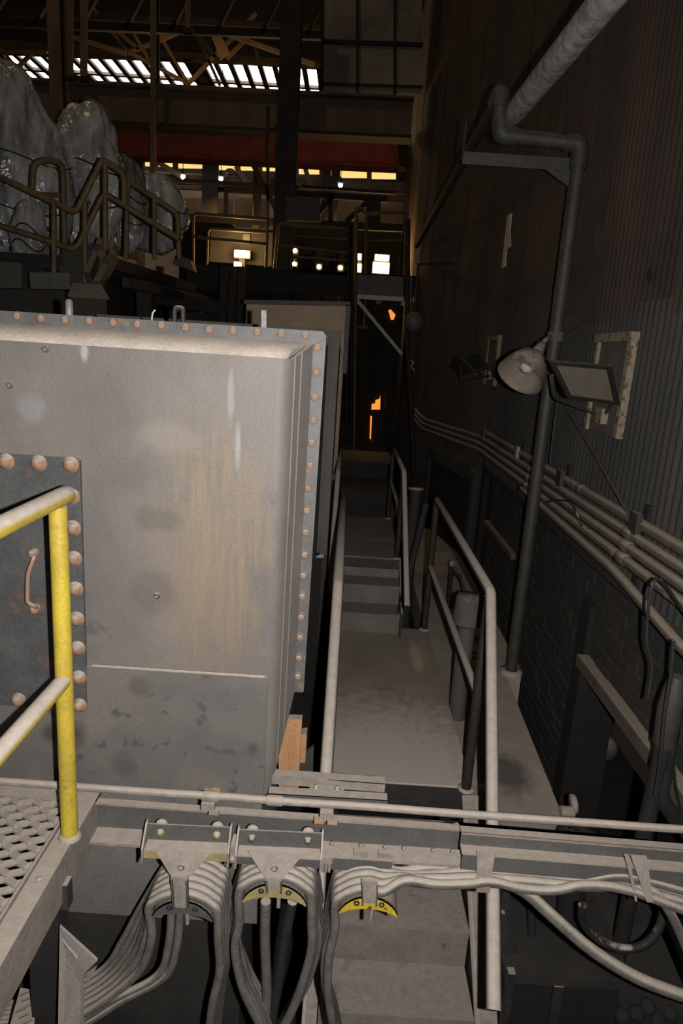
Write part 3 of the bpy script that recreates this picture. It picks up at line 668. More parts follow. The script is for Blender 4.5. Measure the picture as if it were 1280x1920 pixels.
p = [at(905,1652,1.87),at(945,1655,1.87),at(985,1673,1.86),at(1040,1722,1.84),at(1105,1778,1.82),at(1180,1826,1.80),at(1250,1856,1.78),at(1330,1880,1.77),at(1330,1880,1.77)+V((.25,.03,-.06)),at(1330,1880,1.77)+V((.50,.10,-.02))]
tag(MB().tube(spline(p,6),.0205,10).build('thick_cable', M['cable']), 'thick pale cable sagging down under the lipped channel', 'cable')
p = [at(1185,1668,1.86),at(1225,1672,1.86),at(1252,1705,1.85),at(1275,1750,1.84),at(1305,1830,1.83),at(1330,1930,1.83),at(1345,2050,1.84)]
tag(MB().tube(spline(p,6),.016,10).build('thick_cable', M['cable']), 'pale cable curving down past the second hook', 'cable')
# cable hooks hanging on the lipped channel
for px, py, w_, lb in ((912,1616,.030,'flat dusty cable hanger above the end of the stair handrail'),(1195,1630,.026,'forked cable hook under the lipped channel')):
    c = at(px,py,1.845)
    t = thing('cable_hanger', c, lb, 'hook')
    if w_ == .030:
        MB().hexa([c+V((-w_*.7,0,-.10)),c+V((w_*.7,0,-.10)),c+V((w_*.7,.006,-.10)),c+V((-w_*.7,.006,-.10)),c+V((-w_,.02,.02)),c+V((w_,.02,.02)),c+V((w_,.026,.02)),c+V((-w_,.026,.02))]).build('strap', M['dusty'], t)
        MB().box(c+V((-w_*.75,-.004,-.115)),c+V((w_*.75,.03,-.095))).build('toe', M['bolt'], t)
    else:
        for a0, a1, ww in ((-.03,.005,.008),(.008,.05,.026)):
            MB().hexa([c+V((a1-ww*.4,-.02,-.105)),c+V((a1+ww*.4,-.02,-.105)),c+V((a1+ww*.4,-.012,-.105)),c+V((a1-ww*.4,-.012,-.105)),c+V((a0-ww,.02,.03)),c+V((a0+ww,.02,.03)),c+V((a0+ww,.03,.03)),c+V((a0-ww,.03,.03))]).build('prong', M['dusty'], t)

# ================================================================== WALKWAY, STAIRS AND HAND RAILS
XA, XB, YP0, YP1 = .0, .775, 3.08, 5.13
t = thing('walkway_platform', (.38,4.1,ZP-.12), 'worn brown steel walkway plate above the lower stair', 'platform')
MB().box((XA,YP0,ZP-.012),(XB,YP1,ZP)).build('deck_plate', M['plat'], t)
MB().box((XA,YP0-.006,ZP-.13),(XB,YP0+.02,ZP-.008)).build('front_fascia', M['steel_dark'], t)
for x in (XA,XB-.05): MB().box((x,YP0+.02,ZP-.13),(x+.05,YP1,ZP-.012)).build('edge_beam', M['steel_dark'], t)
for yy in (3.3,4.9):
    for x in (XA+.03,XB-.1): MB().box((x,yy,-2.2),(x+.06,yy+.06,ZP-.13)).build('leg', M['soot'], t)
tr, rr_ = .255, .205
t = thing('lower_stair', (.4,2.4,-2.2), 'dusty steel stair climbing from the pit to the walkway plate', 'stair')
for n in range(1,7):
    y, z = YP0-tr*n, ZP-rr_*n
    MB().box((XA+.04,y,z-.03),(XB-.055,y+tr+(.03 if n > 1 else -.012),z)).build('tread', M['tread'], t)
    if n > 1: MB().box((XA+.04,y+tr+.012,z),(XB-.055,y+tr+.022,z+rr_-.02)).build('riser', M['tread'], t)
sl = V((0,-tr,-rr_)).normalized()
for x0_, x1_ in ((XA-.03,XA+.035),(XB-.05,XB+.05)):
    A, Bq = V(((x0_+x1_)/2,YP0-.015,ZP-.06)), V(((x0_+x1_)/2,YP0-tr*6.6,ZP-rr_*6.6-.06))
    MB().bar(A+V((0,0,.02)),Bq+V((0,0,.02)),x1_-x0_,.012).build('stringer_flange', M['tread'], t)
    MB().bar(A+V(((x0_-x1_)*.35,0,-.10)),Bq+V(((x0_-x1_)*.35,0,-.10)),.010,.20).build('stringer_web', M['steel_dark'], t)
def rail_set(name, label, group, xr, y0, y1, ztop, zmid, zb, yend, slope, r, xe=None, mid_on=True, post_r=None):
    t = thing(name, (xr,y0,zb), label, 'handrail', group)
    xe = xr if xe is None else xe
    ze = ztop-slope*(y0-yend)
    MB().tube([(xr,y1+.02,ztop-.005),(xr,y1-.02,ztop),(xr,y0+.012,ztop),(xr,y0-.02,ztop-.012),(xe,yend,ze)], [r*.6,r,r,r,r], 12, sq=1.0).build('top_rail', M['rail'], t)
    if mid_on: MB().tube([(xr,y1,zmid),(xr,y0,zmid)], r*.85, 10).build('mid_rail', M['rail'], t)
    for yy in (y0,y1): MB().tube([(xr,yy,zb),(xr,yy,ztop-r)], post_r or r*.95, 12).build('post', M['rail'], t)
    for yy in (y0,y1): MB().lathe((xr,yy,zb),(0,0,1),[(0,r*1.7),(.008,r*1.6),(.012,r)],12).build('post_foot', M['rail'], t)
    return t
XRR, XRL = .742, .006
rail_set('walkway_handrail', 'dusty pipe handrail on the wall side of the walkway plate', 'walkway handrails', XRR, 3.06, 5.13, .475, -.08, ZP, 1.757, .758, .027, .603)
rail_set('walkway_handrail', 'dusty pipe handrail on the tank side of the walkway plate', 'walkway handrails', XRL, 3.06, 5.13, .465, -.09, ZP, 1.90, .80, .027)
tag(MB().tube([(.655,5.08,.45),(.50,5.06,ZP)], .026, 10).build('brace_pipe', M['soot']), 'dark slanting brace pipe at the far end of the walkway plate', 'brace')
# second flight and landing
Z2 = -.125
t = thing('upper_stair', (.25,5.2,ZP), 'short dusty stair of two steps at the end of the walkway plate', 'stair')
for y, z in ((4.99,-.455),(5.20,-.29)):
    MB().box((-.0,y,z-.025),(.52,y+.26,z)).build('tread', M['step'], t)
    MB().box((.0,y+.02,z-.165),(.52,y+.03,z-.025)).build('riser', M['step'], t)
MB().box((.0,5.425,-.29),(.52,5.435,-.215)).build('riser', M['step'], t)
MB().hexa([(.52,4.93,ZP),(.535,4.93,ZP),(.535,5.5,ZP),(.52,5.5,ZP),(.52,4.93,ZP+.2),(.535,4.93,ZP+.2),(.535,5.5,-.13),(.52,5.5,-.13)]).build('stringer', M['steel_dark'], t)
t = thing('upper_landing', (.25,6.1,Z2-.2), 'dusty landing plate at the top of the short stair', 'platform')
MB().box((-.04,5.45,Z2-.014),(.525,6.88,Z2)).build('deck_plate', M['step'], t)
MB().box((-.04,5.44,Z2-.09),(.525,5.46,Z2-.012)).build('front_fascia', M['steel_dark'], t)
for x in (-.02,.46):
    for yy in (5.6,6.7): MB().box((x,yy,-2.2),(x+.05,yy+.05,Z2-.012)).build('leg', M['soot'], t)
rail_set('landing_handrail', 'dusty handrail on the wall side of the upper landing', 'landing handrails', .495, 5.45, 6.86, .625, .27, Z2, 4.35, .69, .023)
rail_set('landing_handrail', 'dusty handrail on the tank side of the upper landing', 'landing handrails', -.05, 5.45, 6.86, .59, .24, Z2, 4.45, .69, .023)
t = thing('far_step_block', (.3,8.2,-2.2), 'dark concrete step block beyond the upper landing', 'block')
MB().box((-.2,7.6,-2.2),(.62,9.4,.02)).build('block_body', M['pit'], t)
MB().box((-.2,8.4,.02),(.62,9.4,.22)).build('block_step', M['soot'], t)

# capped pipes
c = atz(855,1345,-.75)
t = thing('capped_pipe', (c.x,c.y,-.75), 'short vent pipe with a dusty round cap beside the walkway', 'pipe')
MB().tube([(c.x,c.y,-.75),(c.x,c.y,-.1)], .055, 16).build('stem', M['olive'], t)
ct = at(866,1112,c.y).z
MB().lathe((c.x,c.y,ct-.20),(0,0,1),[(0,.0),(0,.093),(.012,.098),(.02,.094),(.17,.086),(.19,.074),(.197,0)],22).build('cap', M['olive'], t)
c = at(780,915,5.45)
t = thing('disc_post', (c.x,c.y,-.75), 'round post with a dusty flat disc top behind the walkway handrail', 'post')
MB().tube([(c.x,c.y,-.75),(c.x,c.y,c.z-.01)], .05, 14).build('stem', M['soot'], t)
MB().lathe((c.x,c.y,c.z-.012),(0,0,1),[(0,.0),(0,.068),(.014,.068),(.016,0)],20).build('disc', M['cond'], t)
c = at(848,1057,6.0)
t = thing('valve_knob', (c.x,c.y,-.75), 'small valve with a pale round knob beyond the capped pipe', 'valve')
MB().tube([(c.x,c.y,-.75),(c.x,c.y,c.z)], .02, 8).build('stem', M['soot'], t)
MB().lathe(c,(0,-.8,.4),[(-.01,0),(-.01,.028),(.0,.032),(.012,.026),(.016,0)],14).build('knob', M['galv'], t)
p = [c+V((.03,.05,-.1)),c+V((.10,.05,-.16)),c+V((.14,.0,-.32)),c+V((.12,-.1,-.5)),V((c.x+.1,c.y-.15,-.735))]
tag(MB().tube(spline(p),.018,8).build('bent_hose', M['hose']), 'black bent hose behind the capped pipe', 'hose')
c = atz(1056,1528,-.75)
t = thing('pipe_stub', c, 'dusty pipe stub with a round flange on the ledge end', 'pipe')
MB().tube([c+V((-.02,.0,.02)),c+V((.05,.0,.02))], .03, 12).build('stub', M['conc'], t)
MB().lathe(c+V((.05,.02,.055)),(1,.0,.1),[(-.012,0),(-.012,.05),(.012,.05),(.012,0)],16).build('flange', M['conc'], t)

# ================================================================== RIGHT WALL: PIPES, CONDUITS, LAMPS
# standpipe: foot, riser, elbow, cross run, elbow, up-turn
YV, XV = 4.70, 1.372
t = thing('standpipe', (XV,YV,-.75), 'tall grey standpipe rising from the ledge and turning over the wall bracket', 'pipe')
rp = .045
ztop_ = at(1085,268,YV).z; pL = at(940,248,YV)
MB().tube([(XV,YV,-.75),(XV,YV,ztop_-.09)], rp, 16).build('riser', M['pipe'], t)
MB().tube(rounded([(XV,YV,ztop_-.10),(XV,YV,ztop_),(XV-.10,YV,ztop_)], .09, 6), rp*1.22, 16).build('elbow', M['pipe'], t)
MB().tube([(XV-.09,YV,ztop_),(pL.x+.08,YV,ztop_+.015)], rp, 16).build('cross_run', M['pipe'], t)
e0 = V((pL.x,YV,ztop_+.015))
MB().tube(rounded([e0+V((.09,0,0)),e0,e0+V((-.02,0,.12))], .08, 6), rp*1.25, 16).build('elbow', M['pipe'], t)
MB().tube([e0+V((-.02,0,.10)),e0+V((-.03,0,.20))], rp, 14).build('nipple', M['pipe'], t)
e1 = e0+V((-.03,0,.24))
MB().tube(rounded([e1+V((0,0,-.08)),e1,e1+V((0,.13,-.01))], .08, 6), rp*1.3, 16).build('elbow', M['pipe'], t)
for zz in (ztop_-.12,): MB().tube([(XV,YV,zz-.03),(XV,YV,zz+.03)], rp*1.22, 16).build('coupling', M['pipe'], t)
MB().lathe((XV,YV,-.75),(0,0,1),[(0,.085),(.03,.085),(.035,.05)],16).build('foot_flange', M['conc'], t)
p0 = e1+V((0,.12,-.01)); p1 = V((.835,10.35,3.13))
t = thing('overhead_pipe', p0, 'dark slim pipe running back along the siding from the standpipe elbow', 'pipe')
MB().tube([p0,p1], .04, 12).build('pipe', M['bdark'], t)
# mottled insulated pipe
p0, p1 = at(948,232,4.86), at(1135,0,3.02); d_ = p1-p0
t = thing('insulated_pipe', p0, 'mottled pale insulated pipe sloping overhead beside the siding', 'pipe')
MB().tube([p0,p0+d_*.01]+[p0+d_*(.2*k) for k in range(1,8)], [.05]+[.066]*8, 18).build('lagging', M['lag'], t)
# bracket arm
yb_ = YV+.06
A, Bq = at(868,284,yb_), at(1070,297,yb_)
t = thing('bracket_arm', Bq, 'dark angle-iron bracket arm under the standpipe cross run', 'bracket')
Bx = V((XV+.03,yb_,Bq.z))
MB().extr(A,Bx,[(-.005,0),(.06,0),(.06,-.008),(-.005,-.008)]).build('arm_top_leg', M['pipe'], t)
MB().extr(A,Bx,[(-.006,-.001),(.001,-.001),(.001,-.075),(-.006,-.075)]).build('arm_front_leg', M['pipe'], t)
MB().prism([V((1.18,yb_,Bq.z-.075)),V((1.40,yb_,Bq.z-.075)),V((1.40,yb_,Bq.z-.20))],(0,.008,0)).build('gusset', M['pipe'], t)
MB().bar(A+V((.0,.0,-.02)),A+V((.0,.0,.18)),.012,.03).build('stop_lug', M['bdark'], t)
# conduits along the wall, bending in past the doorway
cg = 'parallel conduits along the wall'
lbs = ['topmost thick dusty conduit clipped to the siding','second dusty conduit from the top of the wall run','third dusty conduit from the top with flaking pale paint','fourth dusty conduit from the top of the wall run','lowest sagging conduit of the wall run']
XC = 1.503
for k in range(5):
    z = .80-.066*k; x = XC-.008*k-(.0 if k else -.02)
    ya_ = 7.45-.02*k
    pts = [V((x,.9,z+ (.0))),V((x,2.2,z)),V((x,ya_,z)),V((1.10-.012*k,9.55,z-.03)),V((.995,10.05,z+.06))]
    if k == 4: pts = [V((x,1.2,z-.10)),V((x,2.6,z-.11)),V((x,3.4,z-.02)),V((x,5.4,z+.02))]
    if k == 0: pts = [V((x,.9,z)),V((x,7.55,z))]
    t = thing('wall_conduit', (x,4,z), lbs[k], 'conduit', cg)
    MB().tube(rounded(pts,.18,5), .030 if k == 0 else .0265, 12).build('pipe', M['cond'], t)
    for yy in ((3.35,5.3) if k in (1,2,3) else (() if k == 4 else (4.2,))):
        MB().tube([(x,yy-.05,z),(x,yy-.04,z),(x,yy+.04,z),(x,yy+.05,z)],[.028,.034,.034,.028],12).build('coupling', M['cond'], t)
for i, (px, py) in enumerate(((905,806),(967,848),(1047,905),(1186,992))):
    q = atx(px,py,XC-.02); lb = ['farthest','third nearest','second nearest','nearest'][i]+' strut clip holding the topmost wall conduit'
    t = thing('strut_clip', (XC+.03,q.y,.5), lb, 'clip', 'strut clips on the wall conduits')
    MB().box((XC-.028,q.y-.045,.72),(XC+.0,q.y+.045,.86)).build('strap', M['steel_dark'] if i != 1 else M['galv'], t)
    MB().box((XC+.032,q.y-.025,.44),(XC+.055,q.y+.025,.90)).build('strut', M['soot'], t)
# cable drooping from conduits, rough down pipe near the frame edge
p = [V((1.44,4.62,.62)),V((1.42,4.3,.70)),V((1.44,4.1,.72)),V((1.47,3.9,.6)),V((1.49,3.8,.74))]
tag(MB().tube(spline(p),.007,6).build('loose_wire', M['hose']), 'thin loose wire tied round the standpipe at the conduits', 'wire')
x = 1.50
t = thing('coated_downpipe', (x,2.45,-2.2), 'rough grey coated downpipe below the conduits with black cables', 'pipe')
a = at(1284,1195,2.5); 
MB().tube([(a.x,2.5,.36),(a.x,2.5,.30),(a.x-.005,2.5,.22),(a.x,2.5,.06),(a.x,2.5,.04)], [.03,.045,.05,.047,.036], 12).build('sleeve', M['pipe'], t)
MB().tube([(a.x,2.5,.05),(a.x-.02,2.5,-.8),(a.x-.02,2.5,-2.2)], .035, 10).build('pipe', M['soot'], t)
for i, P in enumerate(([(1262,1200),(1258,1260),(1245,1340),(1238,1420),(1228,1490)],[(1230,1085),(1212,1190),(1222,1250),(1214,1310)],[(1255,1360),(1262,1420),(1268,1480),(1285,1560)])):
    tag(MB().tube(spline(([V((1.475,2.62,.56))] if i == 1 else [])+[at(px,py,2.42+.05*i) for px,py in P]), .008-.0015*i, 8).build('black_cable', M['hose']),
        ['thick black cable hanging beside the coated downpipe','thin black cable curling over the brick wall','black cable slanting down behind the lipped channel'][i], 'cable')
c = at(1238,1490,2.5)
t = thing('pipe_elbow_fitting', c, 'sooty pipe elbow fitting low beside the brick wall', 'pipe')
MB().tube(rounded([c+V((.0,0,.12)),c+V((-.01,0,0)),c+V((.10,0,-.13))],.06,5), .035, 12).build('elbow', M['soot'], t)
MB().tube([c+V((0,0,.30)),c+V((0,0,.10))], .026, 10).build('pipe', M['soot'], t)
MB().tube([c+V((.085,0,-.11)),c+V((.2,0,-.26))], .026, 10).build('pipe', M['soot'], t)
# round tank head and pipe in the recess below the sill
t = thing('recess_pipe', (1.9,3.7,-2.2), 'dim grey pipe with a round end cap in the recess below the brick sill', 'pipe')
c = atx(1132,1402,1.92)
MB().tube([(1.95,c.y+.12,-.30),(1.95,c.y+.12,-2.2)], .06, 14).build('pipe', M['pipe'], t)
MB().lathe(c,(-.5,-.8,.3),[(-.06,0),(-.06,.085),(.0,.09),(.012,.07),(.016,0)],18).build('end_cap', M['pipe'], t)

# flood light near the standpipe, on a framed panel
def panel(cx, y, z0, z1, wd, label):
    t = thing('mounting_panel', (XW-.04,y,z0), label, 'panel', 'lamp mounting panels')
    X0 = XW-.045
    MB().box((X0,y-wd/2,z0),(X0+.015,y+wd/2,z1)).build('board', M['panel'], t)
    for s in (-1,1): MB().box((X0-.02,y+s*wd/2-.025,z0),(X0+.02,y+s*wd/2+.025,z1-.03)).build('side_rim', M['panel_rim'], t)
    MB().box((X0-.03,y-wd/2-.03,z1-.05),(X0+.02,y+wd/2+.03,z1)).build('top_rim', M['panel_rim'], t)
    return t
yq = atx(1143,720,XW-.04).y; z0 = atx(1128,812,XW-.04).z; z1 = atx(1155,625,XW-.04).z
panel(0, yq, z0, z1, .50, 'flaking pale framed panel behind the near flood light')
yq2 = atx(923,680,XW-.04).y; z02 = atx(918,722,XW-.04).z; z12 = atx(926,630,XW-.04).z
panel(0, yq2, z02, z12, .50, 'small pale framed panel behind the far flood light')
def flood(corners, depth, wall, label, lensmat):
    TL,TR,BR,BL = corners; c = (TL+TR+BR+BL)/4
    nrm = (TR-TL).cross(BL-TL).normalized()
    if nrm.y < 0: nrm = -nrm                 # pointing away from the viewer
    t = thing('flood_light', c, label, 'lamp', 'flood lights on the siding wall')
    def off(p, s, d): return c+(p-c)*s+nrm*d
    b = MB(); Q = [TL,TR,BR,BL]
    b.hexa([off(p,1,.02) for p in Q]+[off(p,.72,depth) for p in Q]); b.build('housing', M['black'], t)
    b = MB()
    for i in range(4):
        j = (i+1) % 4
        b.hexa([off(Q[i],1.04,-.012),off(Q[j],1.04,-.012),off(Q[j],.86,-.012),off(Q[i],.86,-.012),off(Q[i],1.04,.022),off(Q[j],1.04,.022),off(Q[j],.86,.022),off(Q[i],.86,.022)])
    b.build('bezel', M['black'], t)
    MB().hexa([off(p,.88,.004) for p in Q]+[off(p,.88,.014) for p in Q]).build('lens', lensmat, t)
    R_ = (TR+BR)/2+nrm*.06; L_ = (TL+BL)/2+nrm*.06
    W = V((XW-.05,wall[0],wall[1]))
    MB().tube(rounded([R_+(R_-L_)*.04,BR+nrm*.10+V((.03,0,-.04)),W],.03), .010, 6).build('yoke', M['pipe'], t)
    MB().tube(rounded([L_-(R_-L_)*.02,BL+nrm*.10+V((.0,.05,-.05)),W+V((0,.05,0))],.03), .008, 6).build('yoke', M['pipe'], t)
    MB().box(W+V((-.035,-.06,-.04)),W+V((.012,.06,.05))).build('wall_block', M['panel_rim'], t)
    return t
flood([at(1031,678,3.55),at(1143,688,3.66),at(1158,757,3.76),at(1064,744,3.66)], .12, (yq, z0+.10), 'large black-rimmed flood light facing out from the siding wall', M['lens'])
flood([at(862,669,6.35),at(897,660,6.75),at(915,690,6.80),at(885,697,6.42)], .14, (yq2, z02+.10), 'smaller dark flood light farther along the siding wall', M['soot'])
# enamel dome lamp
ap = at(1004,664,4.35); ax = V((-.52,-.45,-.72)).normalized()
t = thing('dome_lamp', ap, 'rust-stained enamel dome lamp on the standpipe', 'lamp')
b = MB(); prof = [(-.02,.03),(0,.045),(.03,.085),(.08,.118),(.14,.138),(.20,.150),(.205,.153)]
b.lathe(ap, ax, prof+[(.198,.146),(.14,.133),(.08,.112),(.03,.078),(.005,.03)], 26); b.build('shade', M['enamel'], t)
MB().lathe(ap, ax, [(-.09,0),(-.09,.03),(-.02,.036),(.0,.03)], 14).build('cap', M['galv'], t)
MB().lathe(ap, ax, [(.0,.03),(.06,.028),(.065,.0)], 12).build('socket', M['panel_rim'], t)
MB().lathe(ap, ax, [(.06,.02),(.08,.034),(.11,.044),(.14,.036),(.155,.0)], 14).build('bulb', M['white'], t)
MB().tube(rounded([ap-ax*.08,ap-ax*.13,V((XV-.03,YV,ap.z+.13))],.03), .016, 8).build('arm', M['galv'], t)
MB().tube([(XV,YV,ap.z+.10),(XV,YV,ap.z+.16)], .056, 14).build('pipe_clamp', M['cond'], t)
c = at(985,725,5.0)
t = thing('lamp_bracket', c, 'small sooty lamp bracket hanging just below the dome lamp', 'bracket')
MB().hexa([c+V((-.12,-.05,.02)),c+V((.08,-.05,.05)),c+V((.08,.10,.05)),c+V((-.12,.10,.02)),c+V((-.02,-.05,-.04)),c+V((.06,-.05,.0)),c+V((.06,.10,.0)),c+V((-.02,.10,-.04))]).build('head', M['soot'], t)
MB().tube([c+V((.05,.05,.02)),V((1.57,5.1,c.z+.02))], .012, 6).build('arm', M['soot'], t)
# wires on the wall
tag(MB().tube([atx(1050,745,1.52),atx(1120,862,1.53),atx(1180,968,1.50)], .009, 6).build('guy_wire', M['pipe']), 'taut cable slanting down the siding from the near flood light', 'wire')
tag(MB().tube([atx(1036,645,1.50),atx(1105,596,1.54)], .004, 5).build('thin_wire', M['pipe']), 'thin wire stretched from the standpipe up to the siding', 'wire')
tag(MB().tube(spline([atx(1045,740,1.45),atx(1038,800,1.45),atx(1030,870,1.45)]), .006, 5).build('drop_wire', M['pipe']), 'thin drop wire hanging beside the standpipe', 'wire')
# torn pale patch in the siding
y0_ = atx(944,440,XW-.03)
b = MB().prism([atx(px,py,XW-.035) for px,py in [(934,412),(958,400),(955,430),(956,462),(948,470),(946,500),(937,505),(936,480),(931,478)]], (.012,0,0))
tag(b.build('torn_patch', M['white']), 'torn pale patch on the rusty siding above the far flood light', 'patch')
b = MB().prism([atx(px,py,XW-.03) for px,py in [(1212,510),(1219,500),(1222,522),(1214,530)]], (.008,0,0)); tag(b.build('rust_flap', M['bdark']), 'small dark flap bent out of the rusty siding', 'flap')

# ================================================================== UNDER THE BEAM
t = thing('pump_skid', (1.1,2.5,-2.2), 'dark boxy pump skid in the pit below the lipped channel', 'machine')
MB().box((.84,2.32,-2.2),(1.32,2.9,-1.0)).build('skid_box', M['soot'], t)
MB().box((.82,2.30,-1.0),(1.36,2.92,-.955)).build('top_plate', M['pit'], t)
MB().box((.83,2.295,-2.2),(.86,2.33,-.95)).build('corner_post', M['steel_dark'], t)
MB().box((1.03,2.295,-2.2),(1.07,2.33,-1.0)).build('corner_post', M['steel_dark'], t)
MB().box((.80,2.42,-.96),(.83,2.46,-.52)).build('upright', M['steel_dark'], t)
MB().hexa([(.80,2.40,-.95),(.90,2.40,-.95),(.90,2.44,-.95),(.80,2.44,-.95),(.80,2.40,-.75),(.815,2.40,-.75),(.815,2.44,-.75),(.80,2.44,-.75)]).build('gusset', M['steel_dark'], t)
MB().tube([(1.18,2.6,-.96),(1.16,2.6,-.5)], .06, 14).build('pump_column', M['soot'], t)
MB().lathe((1.16,2.6,-.52),(0,0,1),[(0,.09),(.03,.09),(.03,.06)],16).build('pump_flange', M['pit'], t)
MB().tube([(.98,2.5,-.95),(.95,2.6,-.55)], .018, 8).build('pipe', M['soot'], t)
c = at(1168,1700,2.15)
pts = [c+V((.155*math.cos(a),.02*math.sin(a*2),.19*math.sin(a))) for a in [math.radians(130-k*22) for k in range(15)]]
tag(MB().tube(spline(pts,3), .017, 9).build('hose_loop', M['hose']), 'black hose hanging in a loop under the lipped channel', 'hose')
t = thing('rubble_block', (1.5,2.55,-2.2), 'dark lumpy masonry footing seen through the hose loop', 'footing')
MB().hexa([(1.3,2.3,-2.2),(1.65,2.3,-2.2),(1.65,2.9,-2.2),(1.3,2.9,-2.2),(1.36,2.35,-1.15),(1.65,2.32,-1.1),(1.65,2.9,-1.0),(1.36,2.9,-1.05)]).build('footing', M['pit'], t)
for k in range(5):
    q = V((1.36+.05*k,2.33-.01*(k%2),-1.17+.03*(k%3))); MB().lathe(q,(-.3,-.8,.5),[(-.02,0),(-.02,.03),(.005,.034),(.02,.02),(.026,0)],9).build('lump', M['pit'], t)
# sheet offcut and diamond plate by the grating leg
b = MB().prism([at(112,1738,1.66),at(182,1802,1.60),at(157,1826,1.60),at(156,1960,1.55),at(108,1960,1.55)], (0.0,.006,.004))
t = thing('sheet_offcut', at(130,1900,1.6), 'pale folded sheet offcut leaning by the grating leg', 'sheet')
b.build('sheet', M['paper'], t)
MB().prism([at(158,1828,1.59),at(182,1812,1.56),at(165,1845,1.56)],(0,.003,.002)).build('folded_corner', M['patch'], t)
MB().prism([at(114,1760,1.632),at(145,1796,1.60),at(142,1800,1.60)],(0,.003,.002)).build('crease_strip', M['patch'], t)
t = thing('chequer_step', (-.75,1.25,-2.2), 'dark chequer-plate step edge under the grating frame', 'step')
z_ = -.62
A, Bq, C, Dq = atz(38,1852,z_), atz(68,1856,z_), atz(62,1960,z_), atz(8,1960,z_)
MB().prism([A,Bq,C,Dq],(0,0,-.02)).build('step_plate', M['steel_dark'], t)
for k in range(8):
    q = A.lerp(Bq,.3+.2*(k%3)).lerp(Dq.lerp(C,.3+.2*(k%3)),.1+.1*k); MB().bar(q+V((-.012,-.008,.002)),q+V((.012,.008,.002)),.008,.006).build('tread_lug', M['cond'], t)
MB().box((A.x,A.y-.3,-2.2),(A.x+.03,A.y-.26,z_-.02)).build('leg', M['soot'], t)

# ================================================================== FAR HALL
from mathutils import noise as NZ
def pbar(mb, a, b, y, w, dp=None, y2=None):
    A, Bq = at(*a, y), at(*b, y2 or y); return mb.bar(A, Bq, dp or w, w, (0,-1,0)) if False else mb.bar(A, Bq, w, dp or w, (0,-1,0))
def ptube(pts, y, r, seg=8, rad=.08): return MB().tube(rounded([at(px,py,y) for px,py in pts], rad, 3), r, seg)
# crane runway beam across the hall
Yb = 13.0
t = thing('runway_beam', at(400,210,Yb), 'brown riveted runway beam spanning the hall above the red girder', 'beam')
A, Bq = at(-300,141,Yb), at(775,192,Yb)
hb = at(400,164,Yb).z-at(400,232,Yb).z
MB().extr(A,Bq,[(0,0),(.03,0),(.03,-hb),(0,-hb)]).build('web', M['beam'], t)
MB().extr(A,Bq,[(-.2,.04),(.2,.04),(.2,0),(-.2,0)]).build('flange', M['beam'], t)
MB().extr(A,Bq,[(-.2,-hb),(.2,-hb),(.2,-hb-.05),(-.2,-hb-.05)]).build('flange', M['bdark'], t)
for q in (.30,.55,.80): c = A+(Bq-A)*q; MB().box(c+V((-.02,-.18,-hb)),c+V((.02,0,0))).build('stiffener', M['beam'], t)
t = thing('crane_rail', at(400,236,15.0), 'thin dark crane rail just under the runway beam', 'rail')
MB().extr(at(-200,212,15.0),at(760,258,15.0),[(-.1,.05),(.1,.05),(.1,-.06),(-.1,-.06)]).build('rail', M['bdark'], t)
t = thing('red_girder', at(400,275,17), 'dark red crane girder behind the runway beam', 'girder')
A, Bq = at(80,231,17), at(745,263,17); A2, B2 = at(80,282,17), at(748,312,17)
MB().hexa([A2,B2,B2+V((0,.5,0)),A2+V((0,.5,0)),A,Bq,Bq+V((0,.5,0)),A+V((0,.5,0))]).build('girder_box', M['red'], t)
MB().extr(A2,B2,[(-.06,.0),(.5,0),(.5,-.03),(-.06,-.03)]).build('bottom_flange', M['red'], t)
for px in (290,548): MB().box(at(px,250,17)+V((-.04,.2,0)),V((at(px,250,17).x+.04,17.3,11.28))).build('hanger', M['bdark'], t)
# columns and hangers
def column(x0, x1, y0, y1, yy, label, m='beam'):
    t = thing('steel_column', at((x0+x1)/2,y1,yy), label, 'column', 'steel columns of the hall')
    A, Bq = at((x0+x1)/2,y1,yy), at((x0+x1)/2,y0,yy); wd = (at(x1,y1,yy)-at(x0,y1,yy)).length
    A = V((Bq.x,A.y,A.z)) if abs(A.x-Bq.x) < 3 else A
    MB().box((A.x-.02,yy,A.z),(A.x+.02,yy+.35,Bq.z)).build('web', M['bdark'], t)
    MB().box((A.x-wd/2,yy-.02,A.z),(A.x+wd/2,yy+.02,Bq.z)).build('flange', M[m], t)
    MB().box((A.x-wd/2,yy+.33,A.z),(A.x+wd/2,yy+.37,Bq.z)).build('flange', M[m], t)
    return t
column(532,566,-60,640,12.2,'thick steel column standing behind the mezzanine railings', 'bdark')
column(86,108,-60,300,12.2,'dark steel column rising behind the wrapped machines')
for i, (px, py0, py1, wpx) in enumerate(((132,-40,148,8),(157,-40,150,10),(287,-40,380,8),(352,-40,60,7))):
    A, Bq = at(px,py1,12.4), at(px,py0,12.4)
    lb = ['slim hanger rod nearest the dark column','slightly wider hanger rod second from the dark column','long hanger rod reaching down past the red girder','short hanger rod near the roof truss'][i]
    t = thing('hanger_rod', A, lb, 'rod', 'hanger rods'); MB().bar(A,Bq,wpx/95,.06).build('rod', M['beam'], t)
    MB().box(A+V((-.08,-.06,-.02)),A+V((.08,.06,.04))).build('foot', M['bdark'], t)
